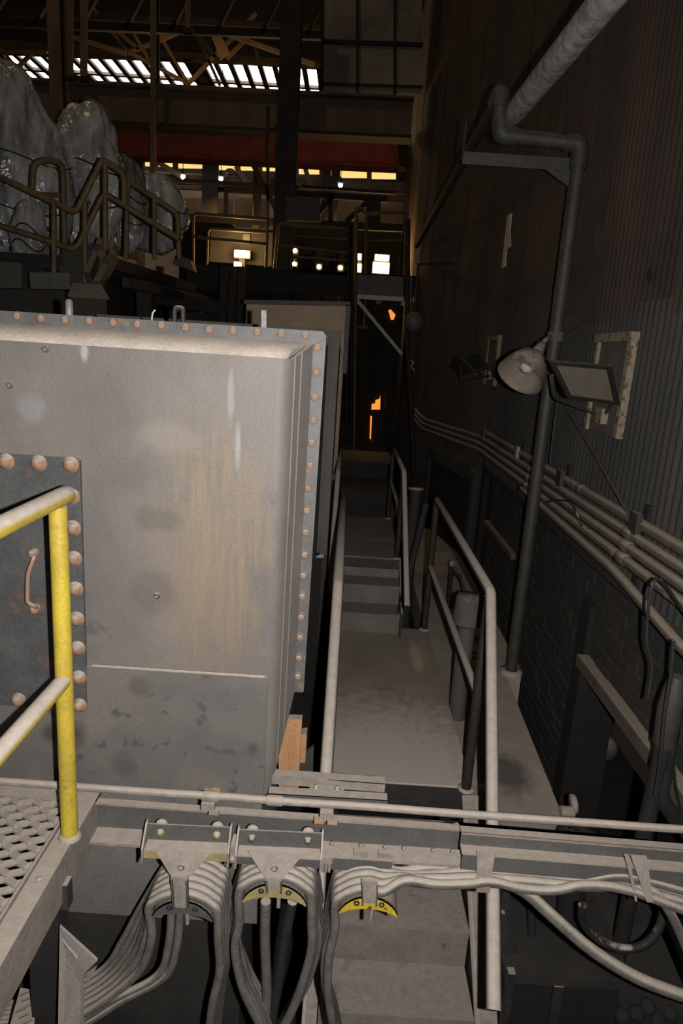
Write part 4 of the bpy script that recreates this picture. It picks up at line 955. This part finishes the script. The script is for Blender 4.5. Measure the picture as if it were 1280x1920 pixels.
# roof trusses
t = thing('roof_truss', at(300,90,19), 'nearer steel roof truss in front of the glazing', 'truss')
def tb(a, b, y, wpx, m='beam', nm='truss_bar'):
    mb = MB(); mb.bar(at(*a,y), at(*b,y), wpx*y/1250, .1, (0,-1,0)); mb.build(nm, M[m], t)
tb((27,35),(236,101),19,6); tb((405,57),(590,122),19,6); tb((-40,96),(88,98),19,4)
for a, b in (((163,0),(238,95)),((205,45),(262,95)),((245,52),(300,150)),((290,50),(355,160)),((240,100),(350,55)),((350,160),(480,25)),((370,60),(405,110)),((366,58),(412,160)),
             ((395,60),(422,100)),((425,110),(470,65)),((470,65),(486,118)),((0,88),(40,140)),((15,145),(60,100)),((245,100),(350,155))):
    tb(a, b, 19.2, 5, 'bdark' if a[0] > 330 and b[1] > 100 else 'beam')
tb((-40,22),(600,52),18.6,9,'bdark','chord'); tb((-40,98),(600,124),19.6,4,'bdark','chord')
t = thing('roof_truss', at(300,40,15.5), 'dark nearer truss chord high under the roof', 'truss')
tb((-60,40),(610,68),15.5,12,'bdark','chord')
for k in range(8): tb((-20+85*k,44+3.6*k),(30+85*k,-40),15.5,5,'bdark')
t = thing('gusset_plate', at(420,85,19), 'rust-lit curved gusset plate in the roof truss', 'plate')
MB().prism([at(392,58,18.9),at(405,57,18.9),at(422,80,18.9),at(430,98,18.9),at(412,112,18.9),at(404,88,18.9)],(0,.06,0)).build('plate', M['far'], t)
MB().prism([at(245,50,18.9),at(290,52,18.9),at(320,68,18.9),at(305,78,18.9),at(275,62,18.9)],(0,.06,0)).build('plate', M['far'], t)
# grey sheet screen beside the siding
t = thing('sheet_screen', at(700,180,13.6), 'sooty grey sheet screen closing the gap above the runway beam', 'screen')
for a, c in ((606,668),(672,738),(742,790)):
    MB().prism([at(a,176,13.6),at(c,179,13.6),at(c+1,84,13.6),at(a,80,13.6)],(0,.05,0)).build('sheet_panel', M['sheet'], t)
    MB().prism([at(a,78,13.6),at(c,82,13.6),at(c+1,-20,13.6),at(a,-20,13.6)],(0,.05,0)).build('sheet_panel', M['sheet'], t)
MB().bar(at(604,78,13.55),at(792,84,13.55),.06,.06).build('girt', M['bdark'], t)
MB().bar(at(604,158,13.55),at(792,164,13.55),.05,.05).build('girt', M['bdark'], t)
for px in (604,670,740): MB().bar(at(px,-20,13.55),at(px,180,13.55),.05,.05,(0,1,0)).build('post', M['bdark'], t)
# glowing strip windows of the next bay, and the warm wall under them
t = thing('window_2', at(450,310,27), 'strip of warm lit windows far across the hall', kind='structure')
for x0_, y0_, x1_, y1_ in ((217,295,243,307),(272,297,285,311),(297,299,326,312),(331,301,384,315),(406,306,444,318),(448,308,482,319),(486,308,520,320),(560,314,600,326),(606,317,630,329),(635,320,690,333),(692,322,742,335)):
    MB().prism([at(x0_,y1_,27),at(x1_,y1_+.5,27),at(x1_,y0_+.5,27),at(x0_,y0_,27)],(0,.06,0)).build('pane', M['warmpane'], t)
for px in (243,285,328,386,445,484,522,602,632,691): MB().bar(at(px+1,292,26.9),at(px+1,345,26.9),.18,.12,(0,1,0)).build('mullion', M['beam'], t)
MB().bar(at(200,292,26.9),at(760,318,26.9),.15,.12,(0,-1,0)).build('head_rail', M['beam'], t)
t = thing('window_3', at(500,245,26), 'small lit gaps above the red girder', kind='structure')
for x0_, x1_, yy in ((219,232,230),(476,490,242),(512,524,244),(600,612,247),(640,650,252),(655,692,254),(695,728,256),(732,746,258)):
    MB().prism([at(x0_,yy+3,26),at(x1_,yy+3.5,26),at(x1_,yy-2,26),at(x0_,yy-2,26)],(0,.06,0)).build('pane', M['warmpane'], t)
t = thing('far_girts', at(500,350,25), 'brown girts and posts of the far bay', 'frame')
for a, b, wd in (((200,332),(760,352),.30),((380,352),(760,372),.2),((200,345),(560,362),.12)):
    MB().bar(at(*a,25.5),at(*b,25.5),wd,.15,(0,-1,0)).build('girt', M['beam'], t)
for px in (262,388,402,484,614,630): MB().bar(at(px,300,25.3),V((at(px,300,25.3).x,25.3,-2.2)),.28,.2,(0,1,0)).build('post', M['bdark'], t)
for a, b in (((442,312),(476,362)),((290,300),(345,335)),((484,316),(505,345)),((571,312),(585,360))): MB().bar(at(*a,25),at(*b,25),.16,.1,(0,-1,0)).build('brace', M['far'], t)
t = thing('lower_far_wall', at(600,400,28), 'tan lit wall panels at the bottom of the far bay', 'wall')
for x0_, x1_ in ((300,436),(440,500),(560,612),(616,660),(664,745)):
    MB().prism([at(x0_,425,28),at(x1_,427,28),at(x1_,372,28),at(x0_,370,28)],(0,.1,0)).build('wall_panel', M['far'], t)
for i, (px, py) in enumerate(((343,331),(414,335),(638,347))):
    c = at(px,py,24.5); t = thing('bay_lamp', c, ['tiny white bay lamp nearest the wrapped machines','tiny white bay lamp left of the thick column','tiny white bay lamp right of the thick column'][i], 'lamp', 'tiny white bay lamps')
    MB().lathe(c,(0,0,1),[(-.07,0),(-.07,.05),(0,.08),(.05,.05),(.06,0)],8).build('bulb', M['star'], t)
    MB().lathe(c+V((0,.0,.06)),(0,0,1),[(0,.12),(.05,.06),(.2,.02)],8).build('cap', M['bdark'], t)
    MB().tube([c+V((0,0,.2)),V((c.x,c.y,11.28))], .012, 5).build('stem', M['bdark'], t)
c = at(432,321,24.5); t = thing('bay_reflector', c, 'round lit reflector hanging under the warm windows', 'lamp')
MB().lathe(c,(0,0,1),[(-.12,.14),(-.05,.24),(.06,.12),(.1,0)],12).build('reflector', M['far'], t)

# mezzanine crossing the hall
Ym = 11.8
t = thing('mezzanine', at(560,530,Ym), 'dark steel mezzanine deck crossing the end of the walkway', 'mezzanine')
a0, a1, b1, b0 = at(350,494,Ym), at(780,518,Ym), at(780,562,Ym), at(350,540,Ym)
MB().hexa([b0,b1,b1+V((0,.06,0)),b0+V((0,.06,0)),a0,a1,a1+V((0,.06,0)),a0+V((0,.06,0))]).build('fascia', M['soot'], t)
MB().hexa([a0+V((0,0,-.05)),a1+V((0,0,-.05)),a1+V((0,1.6,-.05)),a0+V((0,1.6,-.05)),a0,a1,a1+V((0,1.6,0)),a0+V((0,1.6,0))]).build('deck', M['soot'], t)
MB().prism([at(666,552,Ym-.03),at(776,558,Ym-.03),at(776,520,Ym-.03),at(666,514,Ym-.03)],(0,.02,0)).build('kick_plate', M['steel'], t)
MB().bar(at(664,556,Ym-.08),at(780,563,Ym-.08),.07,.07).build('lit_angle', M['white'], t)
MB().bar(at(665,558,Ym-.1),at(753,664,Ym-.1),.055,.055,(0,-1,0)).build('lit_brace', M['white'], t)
MB().bar(at(684,560,Ym),at(682,612,Ym),.04,.04,(0,1,0)).build('hanger', M['steel_dark'], t)
MB().bar(at(670,613,Ym),at(690,614,Ym),.05,.05).build('hanger_foot', M['steel_dark'], t)
for px in (655,660): MB().bar(at(px,420,Ym-.12),at(px-4,800,Ym-.12),.07,.07,(0,1,0)).build('post', M['bdark'], t)
def orail(pts, label, extra=(), yy=11.84, r=.028):
    A = at(*pts[0],yy); t = thing('mezzanine_railing', A, label, 'railing', 'railings on the mezzanine')
    ptube(pts,yy,r).build('hoop', M['orail'], t)
    for e in extra: ptube(e,yy,r*.9).build('bar', M['orail'], t)
orail([(362,505),(362,400),(502,411)], 'ochre railing hoop at the far corner of the mezzanine', ([(363,444),(498,457)],[(498,515),(502,411)]))
orail([(387,505),(390,428),(502,436)], 'inner ochre railing hoop behind the corner railing', ([(372,440),(390,452)],), 12.1)
orail([(513,518),(522,418),(661,430),(656,522)], 'long ochre railing in the middle of the mezzanine', ([(519,459),(658,475)],))
orail([(530,516),(536,440),(656,450)], 'inner rails behind the long mezzanine railing', ([(533,480),(656,490)],), 12.3)
orail([(685,520),(687,399),(763,400),(760,560)], 'ochre railing beside the bright lamp at the wall end', ([(685,451),(755,451)],))
orail([(662,1010),(668,395),(673,388),(681,392),(680,402)], 'dark ladder rail hook rising past the mezzanine', (), 11.5)
t = thing('equipment_screen', at(440,450,12.9), 'dull brown equipment cover behind the corner railing', 'cover')
MB().prism([at(392,490,12.6),at(516,500,12.6),at(516,436,12.6),at(396,432,12.6)],(0,.4,0)).build('cover', M['olive'], t)
MB().box(at(462,445,12.55)+V((-.06,0,-.06)),at(462,445,12.55)+V((.06,.05,.06))).build('switch', M['galv'], t)
t = thing('control_box', at(567,408,12.0), 'dark square control box on the thick column', 'box')
MB().prism([at(536,412,11.95),at(600,414,11.95),at(599,371,11.95),at(536,369,11.95)],(0,.2,0)).build('box', M['steel_dark'], t)
MB().prism([at(539,410,11.93),at(597,412,11.93),at(596,374,11.93),at(539,372,11.93)],(0,.02,0)).build('door', M['steel_dark'], t)
t = thing('light_truss', at(570,370,12.7), 'low dark lattice girder just above the mezzanine railings', 'truss')
for a, b, wd in (((422,355),(725,374),.10),((345,408),(755,428),.12),((424,355),(424,408),.07),((481,345),(481,412),.09),((620,366),(620,418),.08),((502,200),(502,412),.05),
                 ((470,300),(528,414),.09),((596,400),(626,366),.10),((650,416),(694,374),.09),((700,374),(700,430),.25),((345,338),(560,352),.05),((565,350),(742,362),.05)):
    MB().bar(at(*a,12.7),at(*b,12.7),wd,.08,(0,-1,0)).build('lattice_bar', M['bdark'], t)
t = thing('mill_stand', at(560,520,16.2), 'black mill machinery seen behind the mezzanine railings', 'machine')
MB().prism([V((at(336,520,16.2).x,16.2,-2.2)),V((.95,16.2,-2.2)),V((.95,16.2,at(745,436,16.2).z)),at(690,434,16.2),at(690,424,16.2),at(520,420,16.2),at(520,432,16.2),at(430,428,16.2),at(430,416,16.2),at(336,412,16.2)],(0,.8,0)).build('housing', M['bdark'], t)
for px in (560,598,640): MB().bar(at(px,470,15.9),at(px-2,535,15.9),.12,.12,(0,1,0)).build('pillar', M['soot'], t)
MB().bar(at(520,470,16.0),at(656,478,16.0),.10,.1).build('beam', M['soot'], t)
MB().prism([at(440,497,15.9),at(480,499,15.9),at(480,492,15.9),at(440,490,15.9)],(0,.1,0)).build('ledge_plate', M['far'], t)
MB().prism([at(628,504,15.9),at(648,505,15.9),at(648,502,15.9),at(628,501,15.9)],(0,.1,0)).build('ledge_plate', M['far'], t)
# sodium lamps beyond the railings
for i, (px, py, wpx, hpx, lb) in enumerate(((453,476,26,11,'blazing orange flood lamp above the corner of the mezzanine'),(445,496,12,8,'small orange lamp under the flood lamp by the corner'),
        (716,483,24,9,'upper blazing lamp beside the wall end railing'),(714,502,28,17,'brightest lamp low beside the wall end railing'),(673,481,7,9,'small lamp above beside the ladder rail'),(673,502,7,13,'small lamp below beside the ladder rail'))):
    yy = 12.35 if px < 500 else 14.6; c = at(px,py,yy)
    t = thing('sodium_lamp', c, lb, 'lamp', 'orange lamps behind the mezzanine')
    a = wpx/2/1250*yy; hh = hpx/2/1250*yy
    MB().hexa([c+V((-a,0,-hh)),c+V((a,0,-hh)),c+V((a,.05,-hh)),c+V((-a,.05,-hh)),c+V((-a,0,hh)),c+V((a,0,hh)),c+V((a,.05,hh)),c+V((-a,.05,hh))]).build('lens', M['sodium'], t)
    MB().box(c+V((-a-.02,.05,-hh-.02)),c+V((a+.02,.2,hh+.02))).build('housing', M['bdark'], t)
    MB().box(c+V((-.05,.06,-hh-.02)),c+V((.05,.16,-2.2-c.z+0*0)) if False else V((c.x+.05,c.y+.16,-2.2))).build('post', M['bdark'], t)
    if wpx > 20:
        l = bpy.data.lights.new('lamp_light', 'POINT'); l.energy = 22; l.color = (1,.6,.22); l.shadow_soft_size = .15
        lo = bpy.data.objects.new('lamp_light', l); COL.objects.link(lo); lo.parent = t; lo.location = (0,-.15,0)
for i, (px, py) in enumerate(((553,470),(598,500),(638,502),(552,495))):
    c = at(px,py,15.5); t = thing('glint_lamp', c, ['upper','second','third','lowest'][i]+' tiny orange glint lamp behind the long mezzanine railing', 'lamp', 'tiny orange glints')
    MB().lathe(c,(0,-1,0),[(-.03,.04),(.0,.05),(.03,.03),(.04,0)],8).build('bulb', M['sodium'], t)
    MB().box(c+V((-.04,.03,-.06)),V((c.x+.04,c.y+.1,-2.2))).build('post', M['bdark'], t)
    MB().box(c+V((-.07,.03,-.07)),c+V((.07,.1,.07))).build('housing', M['bdark'], t)
# added spot lights without lamp bodies, put in to light the far bay
for i, (px, py, e) in enumerate(((430,318,230),(690,336,230),(250,300,170))):
    c = at(px,py,24.0); c.z -= .2
    l = bpy.data.lights.new('bay_fill_light', 'SPOT'); l.spot_size = 2.6; l.spot_blend = .6; l.energy = e*2; l.color = (1,.62,.25); l.shadow_soft_size = .3
    lo = bpy.data.objects.new('bay_fill_light', l); COL.objects.link(lo); lo.location = c

for i, x in enumerate((-5.2, -2.6, -.6)):      # added lamps, hidden behind the crane girder, to light the roof trusses
    c = V((x, 18.0, 6.35)); t = thing('girder_fill_lamp', c, ['first','second','third'][i]+' added fill lamp hidden behind the red girder', 'lamp', 'added fill lamps behind the red girder')
    MB().box(c+V((-.15,-.53,-.10)),c+V((.15,-.1,.02))).build('housing', M['bdark'], t)
    MB().lathe(c+V((0,-.3,.02)),(0,0,1),[(0,.10),(.03,.10),(.035,0)],10).build('lens', M['sodium'], t)
    l = bpy.data.lights.new('girder_fill_light', 'POINT'); l.energy = 70; l.color = (1,.62,.27); l.shadow_soft_size = .1
    lo = bpy.data.objects.new('girder_fill_light', l); COL.objects.link(lo); lo.parent = t; lo.location = (0,-.3,.25)
c = V((-4.2, 6.5, 10.2)); t = thing('unseen_fill_lamp', c, 'added fill lamp out of view above the wrapped machines', 'lamp')  # added lamp above the view, brightens the runway beam and machines
MB().lathe(c,(0,0,1),[(-.05,.20),(.1,.14),(.2,.05),(.25,0)],14).build('reflector', M['bdark'], t)
MB().lathe(c,(0,0,1),[(-.06,0),(-.06,.1),(.0,.1),(.02,0)],12).build('bulb', M['sodium'], t)
MB().tube([c+V((0,0,.2)),V((c.x,c.y,11.28))],.015,6).build('stem', M['bdark'], t)
l = bpy.data.lights.new('unseen_fill_light', 'POINT'); l.energy = 120; l.color = (1,.72,.42); l.shadow_soft_size = .12
lo = bpy.data.objects.new('unseen_fill_light', l); COL.objects.link(lo); lo.parent = t; lo.location = (0,0,-.25)
# corridor end below the mezzanine
t = thing('furnace_front', at(700,800,13.5), 'black furnace front with orange glowing slots at the corridor end', 'furnace')
MB().box((-1.2,13.42,-2.2),(.94,13.8,2.5)).build('casing', M['bdark'], t)
for poly in ([(696,768),(697,757),(703,757),(704,750),(711,748),(713,742),(718,738),(718,760),(716,768)],[(693,822),(694,780),(697,780),(695,826)],[(728,582),(732,580),(741,590),(738,599),(733,600)]):
    MB().prism([at(px,py,13.38) for px,py in poly],(0,.015,0)).build('glow_slot', M['ember'], t)
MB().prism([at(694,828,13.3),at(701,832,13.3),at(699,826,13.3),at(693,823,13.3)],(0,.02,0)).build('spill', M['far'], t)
for px in (670,684,721,746): MB().bar(at(px,600,13.2),at(px-8,840,13.2),.06,.06,(0,1,0)).build('stanchion', M['soot'], t)
MB().bar(at(640,838,12.8),at(742,846,12.8),.12,.2).build('sill_beam', M['pit'], t)
# hanging round gauge, bent rods by the wall
c = at(775,603,7.6); t = thing('round_reflector', c, 'dim round disc hanging by the wall below the mezzanine', 'disc')
MB().lathe(c,(-.1,-1,-.1),[(-.015,0),(-.015,.10),(.0,.105),(.012,.1),(.014,0)],22).build('disc', M['pipe'], t)
MB().tube([c+V((0,.01,.1)),c+V((.0,.01,.6)),V((1.1,8.2,c.z+.7))], .012, 6).build('hanger', M['bdark'], t)
ptube([(764,410),(763,640),(770,740),(775,860),(779,968)],9.6,.035).build('x', M['soot'])
bpy.data.objects['x'].name = 'conduit_drop'; tag(bpy.data.objects['conduit_drop'], 'dark conduit dropping from the mezzanine beside the wall', 'conduit')
o = ptube([(766,672),(776,680),(769,686),(777,695)],9.6,.012,6,.03).build('hook', M['galv']); tag(o, 'small pale hook beside the dark conduit drop', 'hook')

# ================================================================== WRAPPED MACHINES ON THE UPPER PLATFORM
def tarp(cpx, y, hw, hh, label, peak=.0, seed=0, sk=0.0):
    c = at(*cpx, y); t = thing('wrapped_machine', c-V((0,0,hh)), label, 'machine', 'machines wrapped in plastic')
    nu, nv = 64, 46; b = MB(); vs = []
    for j in range(nv+1):
        v = j/nv; th = math.pi*v
        for i in range(nu):
            ph = 2*math.pi*i/nu
            sx = math.copysign(abs(math.sin(th))**.75, 1)
            p = V((math.cos(ph)*sx, math.sin(ph)*sx*.7, math.copysign(abs(math.cos(th))**.85, math.cos(th))))
            if p.z > 0: p.x *= 1-peak*p.z; p.y *= 1-peak*p.z*.5
            p.x += sk*p.z
            q = p*2.2+V((seed*3.1,0,seed))
            n1 = NZ.noise(q*.9); n2 = 1-abs(NZ.noise(V((q.x*2.6,q.y*2.6,q.z*1.1))+V((5,1,2)))) ; n3 = abs(NZ.noise(V((q.x*5+q.z*2,q.y*5,q.z*2.4))))
            k = 1+.22*n1+.24*(n2-.75)-.07*n3
            vs.append(c+V((p.x*hw*k, p.y*hw*k, p.z*hh*(1+.08*n1+.06*(n2-.6)))))
    fs = [(j*nu+i, j*nu+(i+1)%nu, (j+1)*nu+(i+1)%nu, (j+1)*nu+i) for j in range(nv) for i in range(nu)]
    b.add(vs, fs, True); b.build('plastic_wrap', M['tarp'], t)
    for q in range(2):
        zz = c.z+hh*(.1-.45*q); b = MB(); pts = []
        for i in range(nu+1):
            a = 2*math.pi*i/nu; pts.append(V((c.x+hw*1.02*math.cos(a), c.y+hw*.72*math.sin(a), zz+.05*math.sin(3*a+q))))
        b.tube(pts, .008, 5).build('tie_rope', M['bdark'], t)
    return t
tarp((25,330), 7.2, .56, 1.0, 'tallest plastic-wrapped machine at the frame edge', .45, 1, -.1)
tarp((158,335), 7.6, .42, .74, 'peaked plastic-wrapped machine second from the frame edge', .25, 2)
tarp((235,385), 8.4, .26, .52, 'narrow plastic-wrapped machine between the two larger bundles', .2, 3)
tarp((293,400), 8.8, .38, .46, 'farthest small plastic-wrapped machine near the mezzanine', .3, 4)
tarp((55,440), 6.6, .17, .30, 'loose plastic bundle hanging below the tallest wrapped machine', .1, 5)
t = thing('upper_platform', (-3,8,-2.2), 'dark machine platform carrying the wrapped machines', 'platform')
zp = at(100,478,6.2).z
MB().box((-6,6.2,zp-.12),(at(345,480,8.9).x,10.5,zp-.0)).build('deck', M['soot'], t)
MB().hexa([(-6,6.6,-2.2),(-2.6,6.6,-2.2),(-2.6,10,-2.2),(-6,10,-2.2),(-6,6.6,zp-.12),(-2.6,6.6,zp-.12),(-2.6,10,zp-.12),(-6,10,zp-.12)]).build('machine_base', M['bdark'], t)
for x, yy in ((-2.2,7.0),(-1.9,9.2)): MB().box((x,yy,-2.2),(x+.15,yy+.15,zp-.1)).build('leg', M['soot'], t)
A, Bq = at(200,492,6.1), at(360,540,8.8)
MB().bar(A,Bq,.10,.10).build('edge_girder', M['soot'], t)
MB().bar(at(235,530,6.1),at(340,556,8.0),.06,.08).build('lower_girder', M['soot'], t)
# ochre rails of the platform stair
t = thing('platform_railing', at(101,524,5.9), 'ochre stair railing dipping in front of the wrapped machines', 'railing')
ptube([(-60,304),(0,332),(142,399),(191,300),(200,304),(227,322),(233,334),(233,388)],5.9,.027,8,.05).build('top_rail', M['orail'], t)
ptube([(-60,405),(0,423),(142,468),(195,362),(336,448)],5.9,.025,8,.05).build('mid_rail', M['orail'], t)
for px, a, c_ in ((101,384,530),(159,378,560),(197,304,470)): ptube([(px,a),(px,c_)],5.9,.025).build('post', M['orail'], t)
t = thing('platform_railing', at(289,452,6.6), 'dim ochre railing running back past the narrow wrapped machine', 'railing')
ptube([(236,486),(239,338),(333,400),(336,486)],6.4,.025,8,.05).build('top_rail', M['orail'], t)
ptube([(289,374),(289,486)],6.4,.022).build('post', M['orail'], t)
t = thing('gate_hoop', at(120,384,6.1), 'small ochre gate hoop in front of the tallest wrapped machine', 'railing')
ptube([(61,360),(62,300),(118,301),(121,470)],6.15,.028,8,.10).build('hoop', M['orail'], t)
ptube([(75,365),(119,366)],6.15,.02).build('crossbar', M['orail'], t)
t = thing('platform_stair', at(190,500,5.9), 'steep dark stair with dusty stringers up to the machine platform', 'stair')
for a, b in (((192,458),(166,522)),((214,478),(182,540))): MB().bar(at(*a,6.0),at(*b,5.7),.05,.12,(0,-1,0)).build('stringer', M['pipe'], t)
for k in range(4): MB().bar(at(118-3*k,470+20*k,6.0),at(186-8*k,470+18*k,5.95),.03,.10).build('tread', M['pipe'], t)
t = thing('dusty_cover', at(165,560,4.4), 'dusty sheet-metal cover above the tank edge', 'cover')
MB().hexa([at(126,556,4.3),at(206,562,4.3),at(204,560,4.7),at(130,554,4.7),at(136,530,4.45),at(190,533,4.45),at(188,531,4.6),at(140,528,4.6)]).build('cover', M['pipe'], t)
MB().hexa([V((at(130,600,4.3).x,4.3,-2.2)),V((at(200,604,4.3).x,4.3,-2.2)),V((at(200,604,4.3).x,4.6,-2.2)),V((at(130,600,4.3).x,4.6,-2.2)),at(130,556,4.32),at(200,562,4.32),at(200,562,4.6),at(130,556,4.6)]).build('body', M['bdark'], t)
MB().bar(at(60,527,4.5),at(134,528,4.5),.06,.1).build('beam', M['pipe'], t)
t = thing('motor_box', at(30,560,5.0), 'dark gearbox block at the frame edge above the tank', 'machine')
MB().prism([at(-60,540,5.0),at(40,540,5.0),at(40,494,5.0),at(-60,484,5.0)],(0,.5,0)).build('gearbox', M['pipe'], t)
MB().prism([at(-60,620,5.1),at(120,620,5.1),at(120,545,5.1),at(-60,538,5.1)],(0,.4,0)).build('base', M['bdark'], t)
t = thing('dark_machine', at(300,560,9), 'black machinery mass between the platform and the mezzanine', 'machine')
MB().box((-4.0,9.0,-2.2),(-.3,9.6,at(300,582,9).z)).build('body', M['bdark'], t)
MB().bar(at(200,545,8.9),at(460,585,8.9),.2,.15).build('beam', M['bdark'], t)
for px in (300,420,436,452): MB().bar(at(px,500,8.8),at(px-2,640,8.8),.08,.08,(0,1,0)).build('post', M['bdark'], t)
c = at(347,487,8.0); MB().hexa([c+V((-.15,0,-.05)),c+V((.1,0,-.12)),c+V((.1,.2,-.12)),c+V((-.15,.2,-.05)),c+V((-.1,0,.06)),c+V((.06,0,.0)),c+V((.06,.2,.0)),c+V((-.1,.2,.06))]).build('lamp_head', M['pipe'], t)
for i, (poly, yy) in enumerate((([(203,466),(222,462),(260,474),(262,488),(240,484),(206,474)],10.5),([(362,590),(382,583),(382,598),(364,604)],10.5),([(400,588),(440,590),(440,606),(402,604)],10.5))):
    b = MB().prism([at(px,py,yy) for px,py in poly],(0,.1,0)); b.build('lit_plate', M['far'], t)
c = at(300,470,11.3)
l = bpy.data.lights.new('lower_fill_light', 'POINT'); l.energy = 2.5; l.color = (1,.6,.25); l.shadow_soft_size = .1  # added warm fill light, no lamp body stands here
lo = bpy.data.objects.new('lower_fill_light', l); COL.objects.link(lo); lo.location = (-3.0, 9.9, 2.0)
